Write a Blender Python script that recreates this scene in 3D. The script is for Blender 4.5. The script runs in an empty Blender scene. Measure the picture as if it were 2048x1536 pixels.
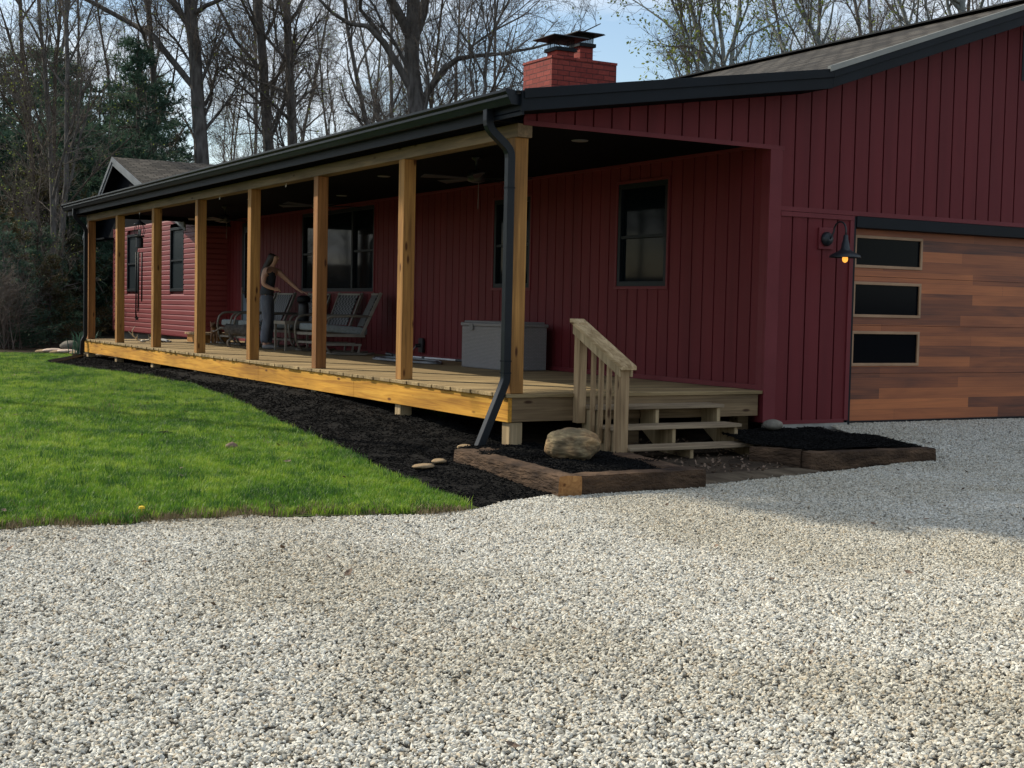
import bpy, bmesh, math, random
import numpy as np
from mathutils import Vector, Matrix, noise, geometry
R = math.radians
scene = bpy.context.scene
COL = scene.collection
# ------------------------------------------------------------------ camera
cd = bpy.data.cameras.new('camera'); cam = bpy.data.objects.new('camera', cd); COL.objects.link(cam); scene.camera = cam
cam.location = (-6.292, -11.064, 0.793)
ya, pi_, ro = R(29.771), R(-3.137), R(1.229)
F = Vector((math.sin(ya)*math.cos(pi_), math.cos(ya)*math.cos(pi_), math.sin(pi_)))
Rt = Vector((math.cos(ya), -math.sin(ya), 0)); Up = Rt.cross(F)
R2 = Rt*math.cos(ro)+Up*math.sin(ro); U2 = -Rt*math.sin(ro)+Up*math.cos(ro)
cam.rotation_euler = Matrix((R2, U2, -F)).transposed().to_euler()
cd.sensor_width = 36; cd.lens = 2745.067/2048*36; cd.clip_start = .05; cd.clip_end = 2000
CAM = Vector(cam.location)
# ------------------------------------------------------------------ sky and sun
SUN = Vector((-.67, .98, 1.0)).normalized()
world = bpy.data.worlds.new('World'); scene.world = world; world.use_nodes = True
nt = world.node_tree; nt.nodes.clear()
def N(nt, t, **k):
    n = nt.nodes.new(t)
    for a, b in k.items(): setattr(n, a, b)
    return n
sky = N(nt, 'ShaderNodeTexSky', sky_type='NISHITA', sun_disc=False)
sky.sun_elevation = math.asin(SUN.z); sky.sun_rotation = math.atan2(SUN.x, SUN.y)
sky.air_density = 1.1; sky.dust_density = .6; sky.ozone_density = 1.5
tc = N(nt, 'ShaderNodeTexCoord'); sep = N(nt, 'ShaderNodeSeparateXYZ'); nt.links.new(tc.outputs['Generated'], sep.inputs[0])
addz = N(nt, 'ShaderNodeMath', operation='ADD'); addz.inputs[1].default_value = .22; nt.links.new(sep.outputs[2], addz.inputs[0])
mx = N(nt, 'ShaderNodeMath', operation='MAXIMUM'); mx.inputs[1].default_value = .08; nt.links.new(addz.outputs[0], mx.inputs[0])
comb = N(nt, 'ShaderNodeCombineXYZ')
for i in (0, 1):
    dv = N(nt, 'ShaderNodeMath', operation='DIVIDE'); nt.links.new(sep.outputs[i], dv.inputs[0]); nt.links.new(mx.outputs[0], dv.inputs[1]); nt.links.new(dv.outputs[0], comb.inputs[i])
nz = N(nt, 'ShaderNodeTexNoise'); nz.inputs['Scale'].default_value = 1.7; nz.inputs['Detail'].default_value = 8; nz.inputs['Roughness'].default_value = .58; nz.inputs['Distortion'].default_value = .3
nt.links.new(comb.outputs[0], nz.inputs['Vector'])
cr = N(nt, 'ShaderNodeValToRGB'); cr.color_ramp.elements[0].position = .40; cr.color_ramp.elements[1].position = .62
nt.links.new(nz.outputs['Fac'], cr.inputs[0])
bg1 = N(nt, 'ShaderNodeBackground'); bg1.inputs['Strength'].default_value = .15
bg2 = N(nt, 'ShaderNodeBackground'); bg2.inputs['Color'].default_value = (.87, .93, 1.0, 1); bg2.inputs['Strength'].default_value = 1.12
mix = N(nt, 'ShaderNodeMixShader'); wo = N(nt, 'ShaderNodeOutputWorld')
nt.links.new(sky.outputs[0], bg1.inputs['Color']); nt.links.new(cr.outputs[0], mix.inputs[0]); nt.links.new(bg1.outputs[0], mix.inputs[1]); nt.links.new(bg2.outputs[0], mix.inputs[2]); nt.links.new(mix.outputs[0], wo.inputs[0])
sl = bpy.data.lights.new('sun', 'SUN'); sl.energy = 5.0; sl.angle = R(.6); sl.color = (1, .91, .74)
so = bpy.data.objects.new('sun', sl); COL.objects.link(so); so.location = (-20, 30, 40); so.rotation_euler = SUN.to_track_quat('Z', 'Y').to_euler()
scene.view_settings.view_transform = 'Standard'; scene.view_settings.look = 'None'; scene.view_settings.exposure = .0; scene.view_settings.gamma = 1

# ------------------------------------------------------------------ materials
def mat(name, c1, c2=None, rough=.6, scale=(5, 5, 5), detail=6, bump=.0, bscale=None, ramp=(.35, .65), spec=.5, metal=0, c3=None, coords='Object', dist=0, bdist=.01, rnd=0, nrough=.55):
    m = bpy.data.materials.new(name); m.use_nodes = True; t = m.node_tree; b = t.nodes['Principled BSDF']
    b.inputs['Roughness'].default_value = rough; b.inputs['Specular IOR Level'].default_value = spec; b.inputs['Metallic'].default_value = metal
    if c2 is None: b.inputs['Base Color'].default_value = (*c1, 1)
    co = N(t, 'ShaderNodeTexCoord'); mp = N(t, 'ShaderNodeMapping'); mp.inputs['Scale'].default_value = scale
    t.links.new(co.outputs[coords], mp.inputs[0])
    n = N(t, 'ShaderNodeTexNoise'); n.inputs['Scale'].default_value = 1; n.inputs['Detail'].default_value = detail; n.inputs['Roughness'].default_value = nrough; n.inputs['Distortion'].default_value = dist
    t.links.new(mp.outputs[0], n.inputs['Vector'])
    if c2 is not None:
        r = N(t, 'ShaderNodeValToRGB'); e = r.color_ramp.elements
        e[0].position, e[1].position = ramp; e[0].color = (*c1, 1); e[1].color = (*c2, 1)
        if c3 is not None:
            x = e.new((ramp[0]+ramp[1])/2); x.color = (*c3, 1)
        t.links.new(n.outputs['Fac'], r.inputs[0])
        out = r.outputs[0]
        if rnd:
            oi = N(t, 'ShaderNodeObjectInfo'); mr = N(t, 'ShaderNodeMapRange'); mr.inputs['To Min'].default_value = 1-rnd; mr.inputs['To Max'].default_value = 1+rnd
            t.links.new(oi.outputs['Random'], mr.inputs[0]); hs = N(t, 'ShaderNodeHueSaturation'); t.links.new(mr.outputs[0], hs.inputs['Value']); t.links.new(out, hs.inputs['Color']); out = hs.outputs[0]
        t.links.new(out, b.inputs['Base Color']); m['out'] = 1
    if bump:
        bp = N(t, 'ShaderNodeBump'); bp.inputs['Strength'].default_value = bump; bp.inputs['Distance'].default_value = bdist
        if bscale:
            n2 = N(t, 'ShaderNodeTexNoise'); n2.inputs['Scale'].default_value = 1; n2.inputs['Detail'].default_value = 5
            mp2 = N(t, 'ShaderNodeMapping'); mp2.inputs['Scale'].default_value = bscale; t.links.new(co.outputs[coords], mp2.inputs[0]); t.links.new(mp2.outputs[0], n2.inputs['Vector']); t.links.new(n2.outputs['Fac'], bp.inputs['Height'])
        else: t.links.new(n.outputs['Fac'], bp.inputs['Height'])
        t.links.new(bp.outputs[0], b.inputs['Normal'])
    return m
def wood(name, c1, c2, c3, axis='z', rough=.7, knots=True, per=None, fine=60):
    """grain stretched along one axis, dark knots, optional per-board tint"""
    s = {'x': (.9, fine*.35, fine*.35), 'y': (fine*.35, .9, fine*.35), 'z': (fine*.35, fine*.35, .9)}[axis]
    m = mat(name, c1, c2, rough, s, 8, .35, None, (.3, .7), .3, 0, c3, dist=1.2, bdist=.004)
    t = m.node_tree; b = t.nodes['Principled BSDF']; src = b.inputs['Base Color'].links[0].from_socket
    co = [n for n in t.nodes if n.type == 'TEX_COORD'][0]
    def mul(src, fac, lo):
        mm = N(t, 'ShaderNodeMixRGB', blend_type='MULTIPLY'); mm.inputs[0].default_value = 1; t.links.new(src, mm.inputs[1]); t.links.new(fac, mm.inputs[2]); return mm.outputs[0]
    mp = N(t, 'ShaderNodeMapping'); mp.inputs['Scale'].default_value = {'x': (.6, 3, 3), 'y': (3, .6, 3), 'z': (3, 3, .6)}[axis]
    t.links.new(co.outputs['Object'], mp.inputs[0]); n = N(t, 'ShaderNodeTexNoise'); n.inputs['Scale'].default_value = 1.3; n.inputs['Detail'].default_value = 4; t.links.new(mp.outputs[0], n.inputs['Vector'])
    r = N(t, 'ShaderNodeValToRGB'); r.color_ramp.elements[0].position = .3; r.color_ramp.elements[0].color = (.62, .58, .52, 1); r.color_ramp.elements[1].position = .65; r.color_ramp.elements[1].color = (1.12, 1.1, 1.05, 1)
    t.links.new(n.outputs['Fac'], r.inputs[0]); src = mul(src, r.outputs[0], 1)
    if knots:
        mp3 = N(t, 'ShaderNodeMapping'); mp3.inputs['Scale'].default_value = {'x': (2.2, 7, 7), 'y': (7, 2.2, 7), 'z': (7, 7, 2.2)}[axis]; t.links.new(co.outputs['Object'], mp3.inputs[0])
        v = N(t, 'ShaderNodeTexVoronoi'); v.inputs['Scale'].default_value = 1; t.links.new(mp3.outputs[0], v.inputs['Vector'])
        r3 = N(t, 'ShaderNodeValToRGB'); r3.color_ramp.elements[0].position = .07; r3.color_ramp.elements[0].color = (.25, .16, .1, 1); r3.color_ramp.elements[1].position = .14; r3.color_ramp.elements[1].color = (1, 1, 1, 1)
        t.links.new(v.outputs['Distance'], r3.inputs[0]); src = mul(src, r3.outputs[0], 1)
    if per:
        ax, pitch, amt = per
        sx = N(t, 'ShaderNodeSeparateXYZ'); t.links.new(co.outputs['Object'], sx.inputs[0]); d = N(t, 'ShaderNodeMath', operation='DIVIDE'); d.inputs[1].default_value = pitch
        t.links.new(sx.outputs['xyz'.index(ax)], d.inputs[0]); fl = N(t, 'ShaderNodeMath', operation='FLOOR'); t.links.new(d.outputs[0], fl.inputs[0])
        wn = N(t, 'ShaderNodeTexWhiteNoise', noise_dimensions='1D'); t.links.new(fl.outputs[0], wn.inputs['W'])
        mr = N(t, 'ShaderNodeMapRange'); mr.inputs['To Min'].default_value = 1-amt; mr.inputs['To Max'].default_value = 1+amt; t.links.new(wn.outputs['Value'], mr.inputs[0])
        hs = N(t, 'ShaderNodeHueSaturation'); t.links.new(mr.outputs[0], hs.inputs['Value']); t.links.new(src, hs.inputs['Color']); src = hs.outputs[0]
    t.links.new(src, b.inputs['Base Color']); return m

M = {}
M['red'] = mat('red_siding', (.108, .0145, .0175), (.155, .022, .026), .6, (5, 5, .3), 5, .12, (14, 14, 3), (.25, .75), .2, bdist=.002)
M['redtrim'] = mat('red_trim', (.135, .019, .023), (.16, .025, .030), .55, (2, 2, 2), 4, spec=.25)
M['redlap'] = mat('red_lap', (.165, .034, .037), (.205, .046, .049), .5, (.8, .5, 4), 5, spec=.4)
M['black'] = mat('black_metal', (.0025, .0045, .007), (.004, .007, .011), .6, (3, 3, 3), 4, spec=.22)
M['downsp'] = mat('black_downspout', (.004, .006, .009), (.007, .010, .014), .42, (3, 3, 6), 4, spec=.28)
M['ceil'] = mat('dark_ceiling', (.0015, .0025, .0045), (.003, .004, .007), .8, (3, 3, 3), 4, spec=.06)
M['gray_trim'] = mat('weathered_drip_edge', (.22, .225, .20), (.28, .28, .25), .6, (2, 2, 2), 4)
M['grayrake'] = mat('gray_rake', (.10, .115, .13), (.15, .165, .18), .5, (3, 3, 3), 4)
M['post'] = wood('cedar_post', (.22, .105, .030), (.48, .245, .070), (.35, .175, .050), 'z')
M['post2'] = wood('cedar_post_red', (.19, .082, .028), (.38, .175, .058), (.28, .125, .042), 'z')
M['beam'] = wood('porch_beam', (.15, .105, .06), (.30, .20, .11), (.22, .155, .09), 'y')
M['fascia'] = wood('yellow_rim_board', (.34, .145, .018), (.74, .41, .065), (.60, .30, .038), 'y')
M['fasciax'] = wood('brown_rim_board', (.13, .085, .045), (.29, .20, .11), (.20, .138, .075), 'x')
M['deck'] = wood('deck_boards', (.19, .135, .065), (.44, .33, .18), (.32, .235, .12), 'x', .75, True, ('y', .145, .22))
M['pt'] = wood('treated_lumber', (.25, .18, .10), (.52, .40, .25), (.38, .29, .17), 'z')
M['rail'] = wood('weathered_rail', (.24, .155, .085), (.52, .37, .22), (.38, .265, .15), 'z')
M['railcap'] = wood('weathered_rail_cap', (.30, .20, .10), (.70, .54, .34), (.50, .37, .21), 'y')
M['tread'] = wood('weathered_tread', (.18, .135, .09), (.42, .33, .23), (.30, .235, .16), 'x')
M['tie'] = mat('railroad_tie', (.020, .012, .008), (.15, .092, .055), .9, (4, 4, 18), 10, 1, (30, 9, 50), (.25, .75), .2, c3=(.07, .043, .026), bdist=.03)
M['tie_end'] = wood('tie_end_grain', (.22, .10, .035), (.42, .23, .09), (.33, .17, .065), 'y', .85, True)
M['concrete'] = mat('concrete', (.25, .24, .21), (.36, .34, .30), .9, (6, 6, 6), 8, .3)
M['cushion'] = mat('gray_cushion', (.17, .20, .205), (.23, .26, .27), .9, (30, 30, 30), 4, .2)
M['aframe'] = mat('taupe_frame', (.14, .125, .10), (.20, .18, .15), .45, (5, 5, 5), 4)
M['plasticbox'] = None
M['dark'] = mat('black_plastic', (.012, .012, .014), (.02, .02, .023), .45, (5, 5, 5), 3)
M['white'] = mat('white_plastic', (.62, .62, .62), (.72, .72, .72), .4, (5, 5, 5), 3)
M['hose'] = mat('gray_hose', (.16, .17, .18), (.24, .25, .26), .5, (5, 5, 5), 3)
M['skin'] = mat('skin', (.52, .30, .21), (.60, .36, .26), .5, (8, 8, 8), 4)
M['hair'] = mat('dark_hair', (.02, .013, .010), (.045, .03, .022), .5, (60, 60, 4), 4)
M['top'] = mat('navy_top', (.025, .03, .042), (.04, .047, .06), .85, (20, 20, 20), 4)
M['jeans'] = mat('gray_jeans', (.09, .105, .14), (.15, .17, .21), .85, (12, 12, 4), 5)
M['shoe'] = mat('gray_shoe', (.2, .2, .2), (.3, .3, .3), .7, (12, 12, 12), 4)
M['bone'] = mat('antler_bone', (.42, .36, .27), (.62, .56, .45), .5, (20, 20, 20), 4)
def glass_mat(name, c=(.004, .007, .010), rough=.04, spec=.04):
    m = mat(name, c, None, rough, spec=spec, bump=.02, bscale=(1.1, 1.1, 1.1), bdist=.02); return m
M['glass'] = glass_mat('window_glass')
M['screen'] = glass_mat('insect_screen', (.018, .024, .028), .35, .15)
M['gglass'] = glass_mat('garage_glass', (.003, .004, .006), .12, .05)
# shingles
def shingles():
    m = bpy.data.materials.new('asphalt_shingles'); m.use_nodes = True; t = m.node_tree; b = t.nodes['Principled BSDF']; b.inputs['Roughness'].default_value = .95; b.inputs['Specular IOR Level'].default_value = .2
    uv = N(t, 'ShaderNodeUVMap'); br = N(t, 'ShaderNodeTexBrick'); br.offset = .37; br.inputs['Scale'].default_value = 1
    br.inputs['Brick Width'].default_value = .27; br.inputs['Row Height'].default_value = .143; br.inputs['Mortar Size'].default_value = .018; br.inputs['Mortar Smooth'].default_value = .3
    br.inputs['Color1'].default_value = (.036, .033, .029, 1); br.inputs['Color2'].default_value = (.105, .094, .080, 1); br.inputs['Mortar'].default_value = (.015, .012, .010, 1); br.inputs['Bias'].default_value = -.1
    t.links.new(uv.outputs[0], br.inputs['Vector'])
    n = N(t, 'ShaderNodeTexNoise'); n.inputs['Scale'].default_value = 60; t.links.new(uv.outputs[0], n.inputs['Vector'])
    mm = N(t, 'ShaderNodeMixRGB', blend_type='OVERLAY'); mm.inputs[0].default_value = .6; t.links.new(br.outputs['Color'], mm.inputs[1]); t.links.new(n.outputs['Fac'], mm.inputs[2]); t.links.new(mm.outputs[0], b.inputs['Base Color'])
    bp = N(t, 'ShaderNodeBump'); bp.invert = True; bp.inputs['Distance'].default_value = .01; t.links.new(br.outputs['Fac'], bp.inputs['Height']); t.links.new(bp.outputs[0], b.inputs['Normal'])
    return m
M['shingle'] = shingles()
def bricks():
    m = bpy.data.materials.new('painted_brick'); m.use_nodes = True; t = m.node_tree; b = t.nodes['Principled BSDF']; b.inputs['Roughness'].default_value = .85
    uv = N(t, 'ShaderNodeUVMap'); br = N(t, 'ShaderNodeTexBrick'); br.inputs['Scale'].default_value = 1
    br.inputs['Brick Width'].default_value = .21; br.inputs['Row Height'].default_value = .078; br.inputs['Mortar Size'].default_value = .006; br.inputs['Mortar Smooth'].default_value = .2
    br.inputs['Color1'].default_value = (.19, .022, .015, 1); br.inputs['Color2'].default_value = (.26, .040, .027, 1); br.inputs['Mortar'].default_value = (.075, .012, .010, 1)
    t.links.new(uv.outputs[0], br.inputs['Vector'])
    n = N(t, 'ShaderNodeTexNoise'); n.inputs['Scale'].default_value = 22; n.inputs['Detail'].default_value = 6; t.links.new(uv.outputs[0], n.inputs['Vector'])
    mm = N(t, 'ShaderNodeMixRGB', blend_type='OVERLAY'); mm.inputs[0].default_value = .55; t.links.new(br.outputs['Color'], mm.inputs[1]); t.links.new(n.outputs['Fac'], mm.inputs[2]); t.links.new(mm.outputs[0], b.inputs['Base Color'])
    bp = N(t, 'ShaderNodeBump'); bp.invert = True; bp.inputs['Distance'].default_value = .012; t.links.new(br.outputs['Fac'], bp.inputs['Height'])
    bp2 = N(t, 'ShaderNodeBump'); bp2.inputs['Distance'].default_value = .008; bp2.inputs['Strength'].default_value = .6; t.links.new(n.outputs['Fac'], bp2.inputs['Height']); t.links.new(bp.outputs[0], bp2.inputs['Normal']); t.links.new(bp2.outputs[0], b.inputs['Normal'])
    return m
M['brick'] = bricks()
def garage_wood():
    m = bpy.data.materials.new('plank_door'); m.use_nodes = True; t = m.node_tree; b = t.nodes['Principled BSDF']; b.inputs['Roughness'].default_value = .5
    uv = N(t, 'ShaderNodeUVMap'); br = N(t, 'ShaderNodeTexBrick'); br.offset = .41; br.offset_frequency = 2; br.squash = .7; br.squash_frequency = 3; br.inputs['Scale'].default_value = 1
    br.inputs['Brick Width'].default_value = 2.4; br.inputs['Row Height'].default_value = .118; br.inputs['Mortar Size'].default_value = .0015; br.inputs['Mortar'].default_value = (0, 0, 0, 1); br.inputs['Bias'].default_value = 0
    br.inputs['Color1'].default_value = (0, 0, 0, 1); br.inputs['Color2'].default_value = (1, 1, 1, 1); t.links.new(uv.outputs[0], br.inputs['Vector'])
    mp = N(t, 'ShaderNodeMapping'); mp.inputs['Scale'].default_value = (.8, 26, 1); t.links.new(uv.outputs[0], mp.inputs[0])
    n = N(t, 'ShaderNodeTexNoise'); n.inputs['Scale'].default_value = 1; n.inputs['Detail'].default_value = 7; n.inputs['Distortion'].default_value = 1.5; t.links.new(mp.outputs[0], n.inputs['Vector'])
    mp2 = N(t, 'ShaderNodeMapping'); mp2.inputs['Scale'].default_value = (.9, 5.5, 1); t.links.new(uv.outputs[0], mp2.inputs[0])
    n2 = N(t, 'ShaderNodeTexNoise'); n2.inputs['Scale'].default_value = 1; n2.inputs['Detail'].default_value = 3; n2.inputs['Distortion'].default_value = .8; t.links.new(mp2.outputs[0], n2.inputs['Vector'])
    a = N(t, 'ShaderNodeMixRGB'); a.inputs[0].default_value = .45; t.links.new(br.outputs['Color'], a.inputs[1]); t.links.new(n.outputs['Fac'], a.inputs[2])
    a2 = N(t, 'ShaderNodeMixRGB'); a2.inputs[0].default_value = .35; t.links.new(a.outputs[0], a2.inputs[1]); t.links.new(n2.outputs['Fac'], a2.inputs[2])
    r = N(t, 'ShaderNodeValToRGB'); e = r.color_ramp.elements; e[0].position = .24; e[0].color = (.045, .016, .010, 1); e[1].position = .76; e[1].color = (.54, .17, .05, 1)
    x = e.new(.48); x.color = (.27, .078, .026, 1); x = e.new(.36); x.color = (.15, .043, .018, 1)
    t.links.new(a2.outputs[0], r.inputs[0]); t.links.new(r.outputs[0], b.inputs['Base Color'])
    return m
M['gdoor'] = garage_wood()

# ------------------------------------------------------------------ helpers
class MB:
    def __init__(s): s.v = []; s.f = []; s.uv = []
    def add(s, vs, fs):
        o = len(s.v); s.v += [tuple(v) for v in vs]; s.f += [tuple(i+o for i in f) for f in fs]
    def box(s, x0, x1, y0, y1, z0, z1):
        s.hexa([(x0, y0, z0), (x1, y0, z0), (x1, y1, z0), (x0, y1, z0), (x0, y0, z1), (x1, y0, z1), (x1, y1, z1), (x0, y1, z1)]); return s
    def hexa(s, p): s.add(p, [(0, 3, 2, 1), (4, 5, 6, 7), (0, 1, 5, 4), (1, 2, 6, 5), (2, 3, 7, 6), (3, 0, 4, 7)]); return s
    def bar(s, a, b, w, h, up=(0, 0, 1)):
        a = Vector(a); b = Vector(b); d = (b-a).normalized(); up = Vector(up); sd = d.cross(up)
        if sd.length < 1e-4: sd = d.cross(Vector((1, 0, 0)))
        sd.normalize(); u = sd.cross(d)
        P = []
        for q in (a, b):
            for (i, j) in ((-1, -1), (1, -1), (1, 1), (-1, 1)): P.append(q+sd*i*w/2+u*j*h/2)
        s.add(P, [(0, 1, 2, 3), (7, 6, 5, 4), (0, 4, 5, 1), (1, 5, 6, 2), (2, 6, 7, 3), (3, 7, 4, 0)]); return s
    def tube(s, pts, rad, n=8, caps=True, up=None, rot=0):
        pts = [Vector(p) for p in pts]
        if not hasattr(rad, '__len__'): rad = [rad]*len(pts)
        o = len(s.v); prev = None
        for i, p in enumerate(pts):
            d = (pts[min(i+1, len(pts)-1)]-pts[max(i-1, 0)]).normalized()
            if prev is None:
                a = Vector(up) if up else (Vector((0, 0, 1)) if abs(d.z) < .9 else Vector((1, 0, 0)))
            else: a = prev
            x = a-d*a.dot(d); x.normalize(); y = d.cross(x); prev = x
            for k in range(n):
                t = 2*math.pi*k/n+rot; s.v.append(tuple(p+(x*math.cos(t)+y*math.sin(t))*rad[i]))
        for i in range(len(pts)-1):
            for k in range(n):
                a = o+i*n+k; b = o+i*n+(k+1) % n; s.f.append((a, b, b+n, a+n))
        if caps: s.f.append(tuple(o+k for k in reversed(range(n)))); s.f.append(tuple(o+(len(pts)-1)*n+k for k in range(n)))
        return s
    def lathe(s, prof, c=(0, 0, 0), n=20, axis='z'):
        o = len(s.v)
        for r, z in prof:
            for k in range(n):
                t = 2*math.pi*k/n; p = (r*math.cos(t), r*math.sin(t), z)
                if axis == 'y': p = (p[0], p[2], p[1])
                s.v.append((c[0]+p[0], c[1]+p[1], c[2]+p[2]))
        for i in range(len(prof)-1):
            for k in range(n): s.f.append((o+i*n+k, o+i*n+(k+1) % n, o+(i+1)*n+(k+1) % n, o+(i+1)*n+k))
        s.f.append(tuple(o+k for k in reversed(range(n)))); s.f.append(tuple(o+(len(prof)-1)*n+k for k in range(n))); return s
    def prism(s, poly, axis, a0, a1):
        n = len(poly); o = len(s.v)
        for a in (a0, a1):
            for (u, w) in poly:
                s.v.append({'x': (a, u, w), 'y': (u, a, w), 'z': (u, w, a)}[axis])
        s.f.append(tuple(o+i for i in range(n))); s.f.append(tuple(o+n+i for i in reversed(range(n))))
        for i in range(n): j = (i+1) % n; s.f.append((o+i, o+n+i, o+n+j, o+j))
        return s
    def mesh(s, name):
        me = bpy.data.meshes.new(name); me.from_pydata(s.v, [], s.f); me.update(); return me
    def build(s, name, m, parent=None, bevel=0, smooth=False, fixn=True):
        me = s.mesh(name)
        if fixn:
            bm = bmesh.new(); bm.from_mesh(me); bmesh.ops.recalc_face_normals(bm, faces=bm.faces); bm.to_mesh(me); bm.free()
        return link(name, me, m, parent, bevel, smooth)
def link(name, me, m, parent=None, bevel=0, smooth=False):
    me.materials.append(m)
    if smooth: me.polygons.foreach_set('use_smooth', [True]*len(me.polygons))
    o = bpy.data.objects.new(name, me); COL.objects.link(o)
    if parent is not None: o.parent = parent; o.matrix_parent_inverse = Matrix.Translation(-Vector(parent.location)) if parent.rotation_euler.z == 0 and parent.get('abs') else Matrix()
    if bevel:
        b = o.modifiers.new('bevel', 'BEVEL'); b.width = bevel; b.segments = 2; b.limit_method = 'ANGLE'
    return o
def tag(o, label=None, cat=None, group=None, kind=None):
    for k, v in (('label', label), ('category', cat), ('group', group), ('kind', kind)):
        if v: o[k] = v
    return o
def empty(name, loc=(0, 0, 0), rz=0, label=None, cat=None, group=None, absolute=False):
    o = bpy.data.objects.new(name, None); COL.objects.link(o); o.location = loc; o.rotation_euler = (0, 0, rz); o.empty_display_size = .2
    if absolute: o['abs'] = 1
    return tag(o, label, cat, group)
def kids(o): return [c for c in bpy.data.objects if c.parent == o]
def copy_tree(o, parent=None, ch=None):
    c = o.copy(); COL.objects.link(c)
    if parent is not None: c.parent = parent
    for k in (ch[o.name] if ch else kids(o)): copy_tree(k, c, ch)
    return c
def uvbox(o, s=1):
    me = o.data; uv = me.uv_layers.new(name='UVMap')
    for p in me.polygons:
        n = p.normal
        for li in p.loop_indices:
            v = me.vertices[me.loops[li].vertex_index].co
            if abs(n.x) > abs(n.y) and abs(n.x) > abs(n.z): c = (v.y, v.z)
            elif abs(n.y) > abs(n.z): c = (v.x, v.z)
            else: c = (v.x, v.y)
            uv.data[li].uv = (c[0]*s, c[1]*s)
    return o

# ------------------------------------------------------------------ terrain
def sstep(a, b, x):
    t = max(0, min(1, (x-a)/(b-a))); return t*t*(3-2*t)
def ground_z(x, y):
    a = float(np.interp(y, [-10, -2.2, 0, 5, 10, 17, 30], [-.64, -.62, -.54, -.47, -.42, -.38, -.36]))
    b = float(np.interp(y, [-10, -3.2, -1.8, -.1], [-.64, -.635, -.60, -.385]))
    if y < 6: 
        t = sstep(2.2, 3.9, x); a = a*(1-t)+b*t
    r = math.hypot(x-CAM.x, y-CAM.y)
    hill = sstep(40, 110, r)*6*(.75+.25*noise.noise((x*.02, y*.02, 3)))
    if y < 0: hill *= sstep(0, -60, y)*.6
    return a+hill+.012*noise.noise((x*1.3, y*1.3, 0))+(.25*noise.noise((x*.15, y*.15, 5)) if r > 34 else 0)
def sheet(name, poly, dz, step, m, kind='structure', parent=None, zf=None):
    b = []
    n = len(poly)
    for i in range(n):
        p, q = Vector(poly[i]), Vector(poly[(i+1) % n]); k = max(1, int((q-p).length/step))
        for j in range(k): b.append(p.lerp(q, j/k))
    nb = len(b); xs = [p.x for p in b]; ys = [p.y for p in b]; pts = list(b)
    x = min(xs)
    while x < max(xs):
        y = min(ys)
        while y < max(ys):
            pts.append(Vector((x+random.uniform(-.1, .1)*step, y+random.uniform(-.1, .1)*step))); y += step
        x += step
    r = geometry.delaunay_2d_cdt(pts, [(i, (i+1) % nb) for i in range(nb)], [list(range(nb))], 1, 1e-5)
    me = bpy.data.meshes.new(name); me.from_pydata([(v.x, v.y, (zf or ground_z)(v.x, v.y)+dz) for v in r[0]], [], [tuple(f) for f in r[2]]); me.update()
    if len(me.polygons) and me.polygons[0].normal.z < 0: me.flip_normals()
    o = link(name, me, m, parent, smooth=True); tag(o, kind=kind); return o
random.seed(4)
M['forest'] = mat('leaf_litter_soil', (.022, .017, .012), (.06, .044, .03), 1, (1.3, 1.3, 1.3), 10, .6, (9, 9, 9), (.3, .7), .1, c3=(.038, .029, .019), bdist=.05)
M['soil'] = mat('dark_soil', (.03, .022, .016), (.085, .062, .042), 1, (5, 5, 5), 10, .6, None, (.3, .7), .1)
M['gravelbase'] = mat('gravel_base', (.09, .082, .068), (.24, .225, .19), .95, (70, 70, 70), 6, 1, (55, 55, 55), (.35, .65), .2, bdist=.02)
M['lawnbase'] = mat('lawn_base', (.06, .045, .025), (.06, .10, .022), 1, (3, 3, 3), 10, .5, (30, 30, 30), (.3, .7), .1)
M['mulchbase'] = mat('mulch_base', (.002, .002, .002), (.008, .007, .006), 1, (25, 25, 25), 8, 1, None, (.3, .7), .15, bdist=.03)
# big ground: polar-ish grid
def big_ground():
    rs = [0, 4, 8, 12, 16, 20, 26, 32, 40, 48, 58, 70, 85, 105, 130, 170, 260, 420, 700]; V = [(CAM.x, CAM.y, 0)]; Fc = []
    K = 96
    for r in rs[1:]:
        for k in range(K): t = 2*math.pi*k/K; V.append((CAM.x+r*math.sin(t), CAM.y+r*math.cos(t), 0))
    V = [(x, y, ground_z(x, y)-.03-.09*(1-sstep(24, 34, math.hypot(x-CAM.x, y-CAM.y)))) for x, y, _ in V]
    for k in range(K): Fc.append((0, 1+(k+1) % K, 1+k))
    for i in range(len(rs)-2):
        for k in range(K):
            a = 1+i*K+k; b = 1+i*K+(k+1) % K; Fc.append((a, b, b+K, a+K))
    me = bpy.data.meshes.new('ground'); me.from_pydata(V, [], Fc); me.update()
    if me.polygons[5].normal.z < 0: me.flip_normals()
    o = link('ground', me, M['forest'], smooth=True); tag(o, kind='structure')
# NOTE coarse rings sit lower than detailed sheets
big_ground()
GE = [(-4.87, -2.36), (-4.5, -2.3), (-4.14, -2.44), (-3.85, -2.3), (-3.56, -2.35), (-3.27, -2.3), (-3.14, -2.51), (-2.7, -2.64), (-2.18, -2.73), (-1.7, -2.62)]
ME = [(-1.7, -2.62), (-1.7, -2.16), (-1.66, -1.47), (-1.66, -.82), (-1.49, .2), (-1.35, 1.54), (-1.1, 3.39), (-.74, 5.67), (-.47, 8.31), (-.55, 10.4), (-.94, 12.05), (-1.13, 13.44), (-1.32, 14.63)]
GE2 = [(-1.7, -2.62), (-1.41, -2.39), (-1.0, -2.24), (-.9, -2.2), (.3, -2.2), (.59, -2.11), (.92, -2.07), (1.54, -1.97), (2.0, -1.9), (3.7, -1.62), (3.78, -.9), (3.75, -.08), (4.2, .1), (9.3, .1), (14, .1)]
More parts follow.
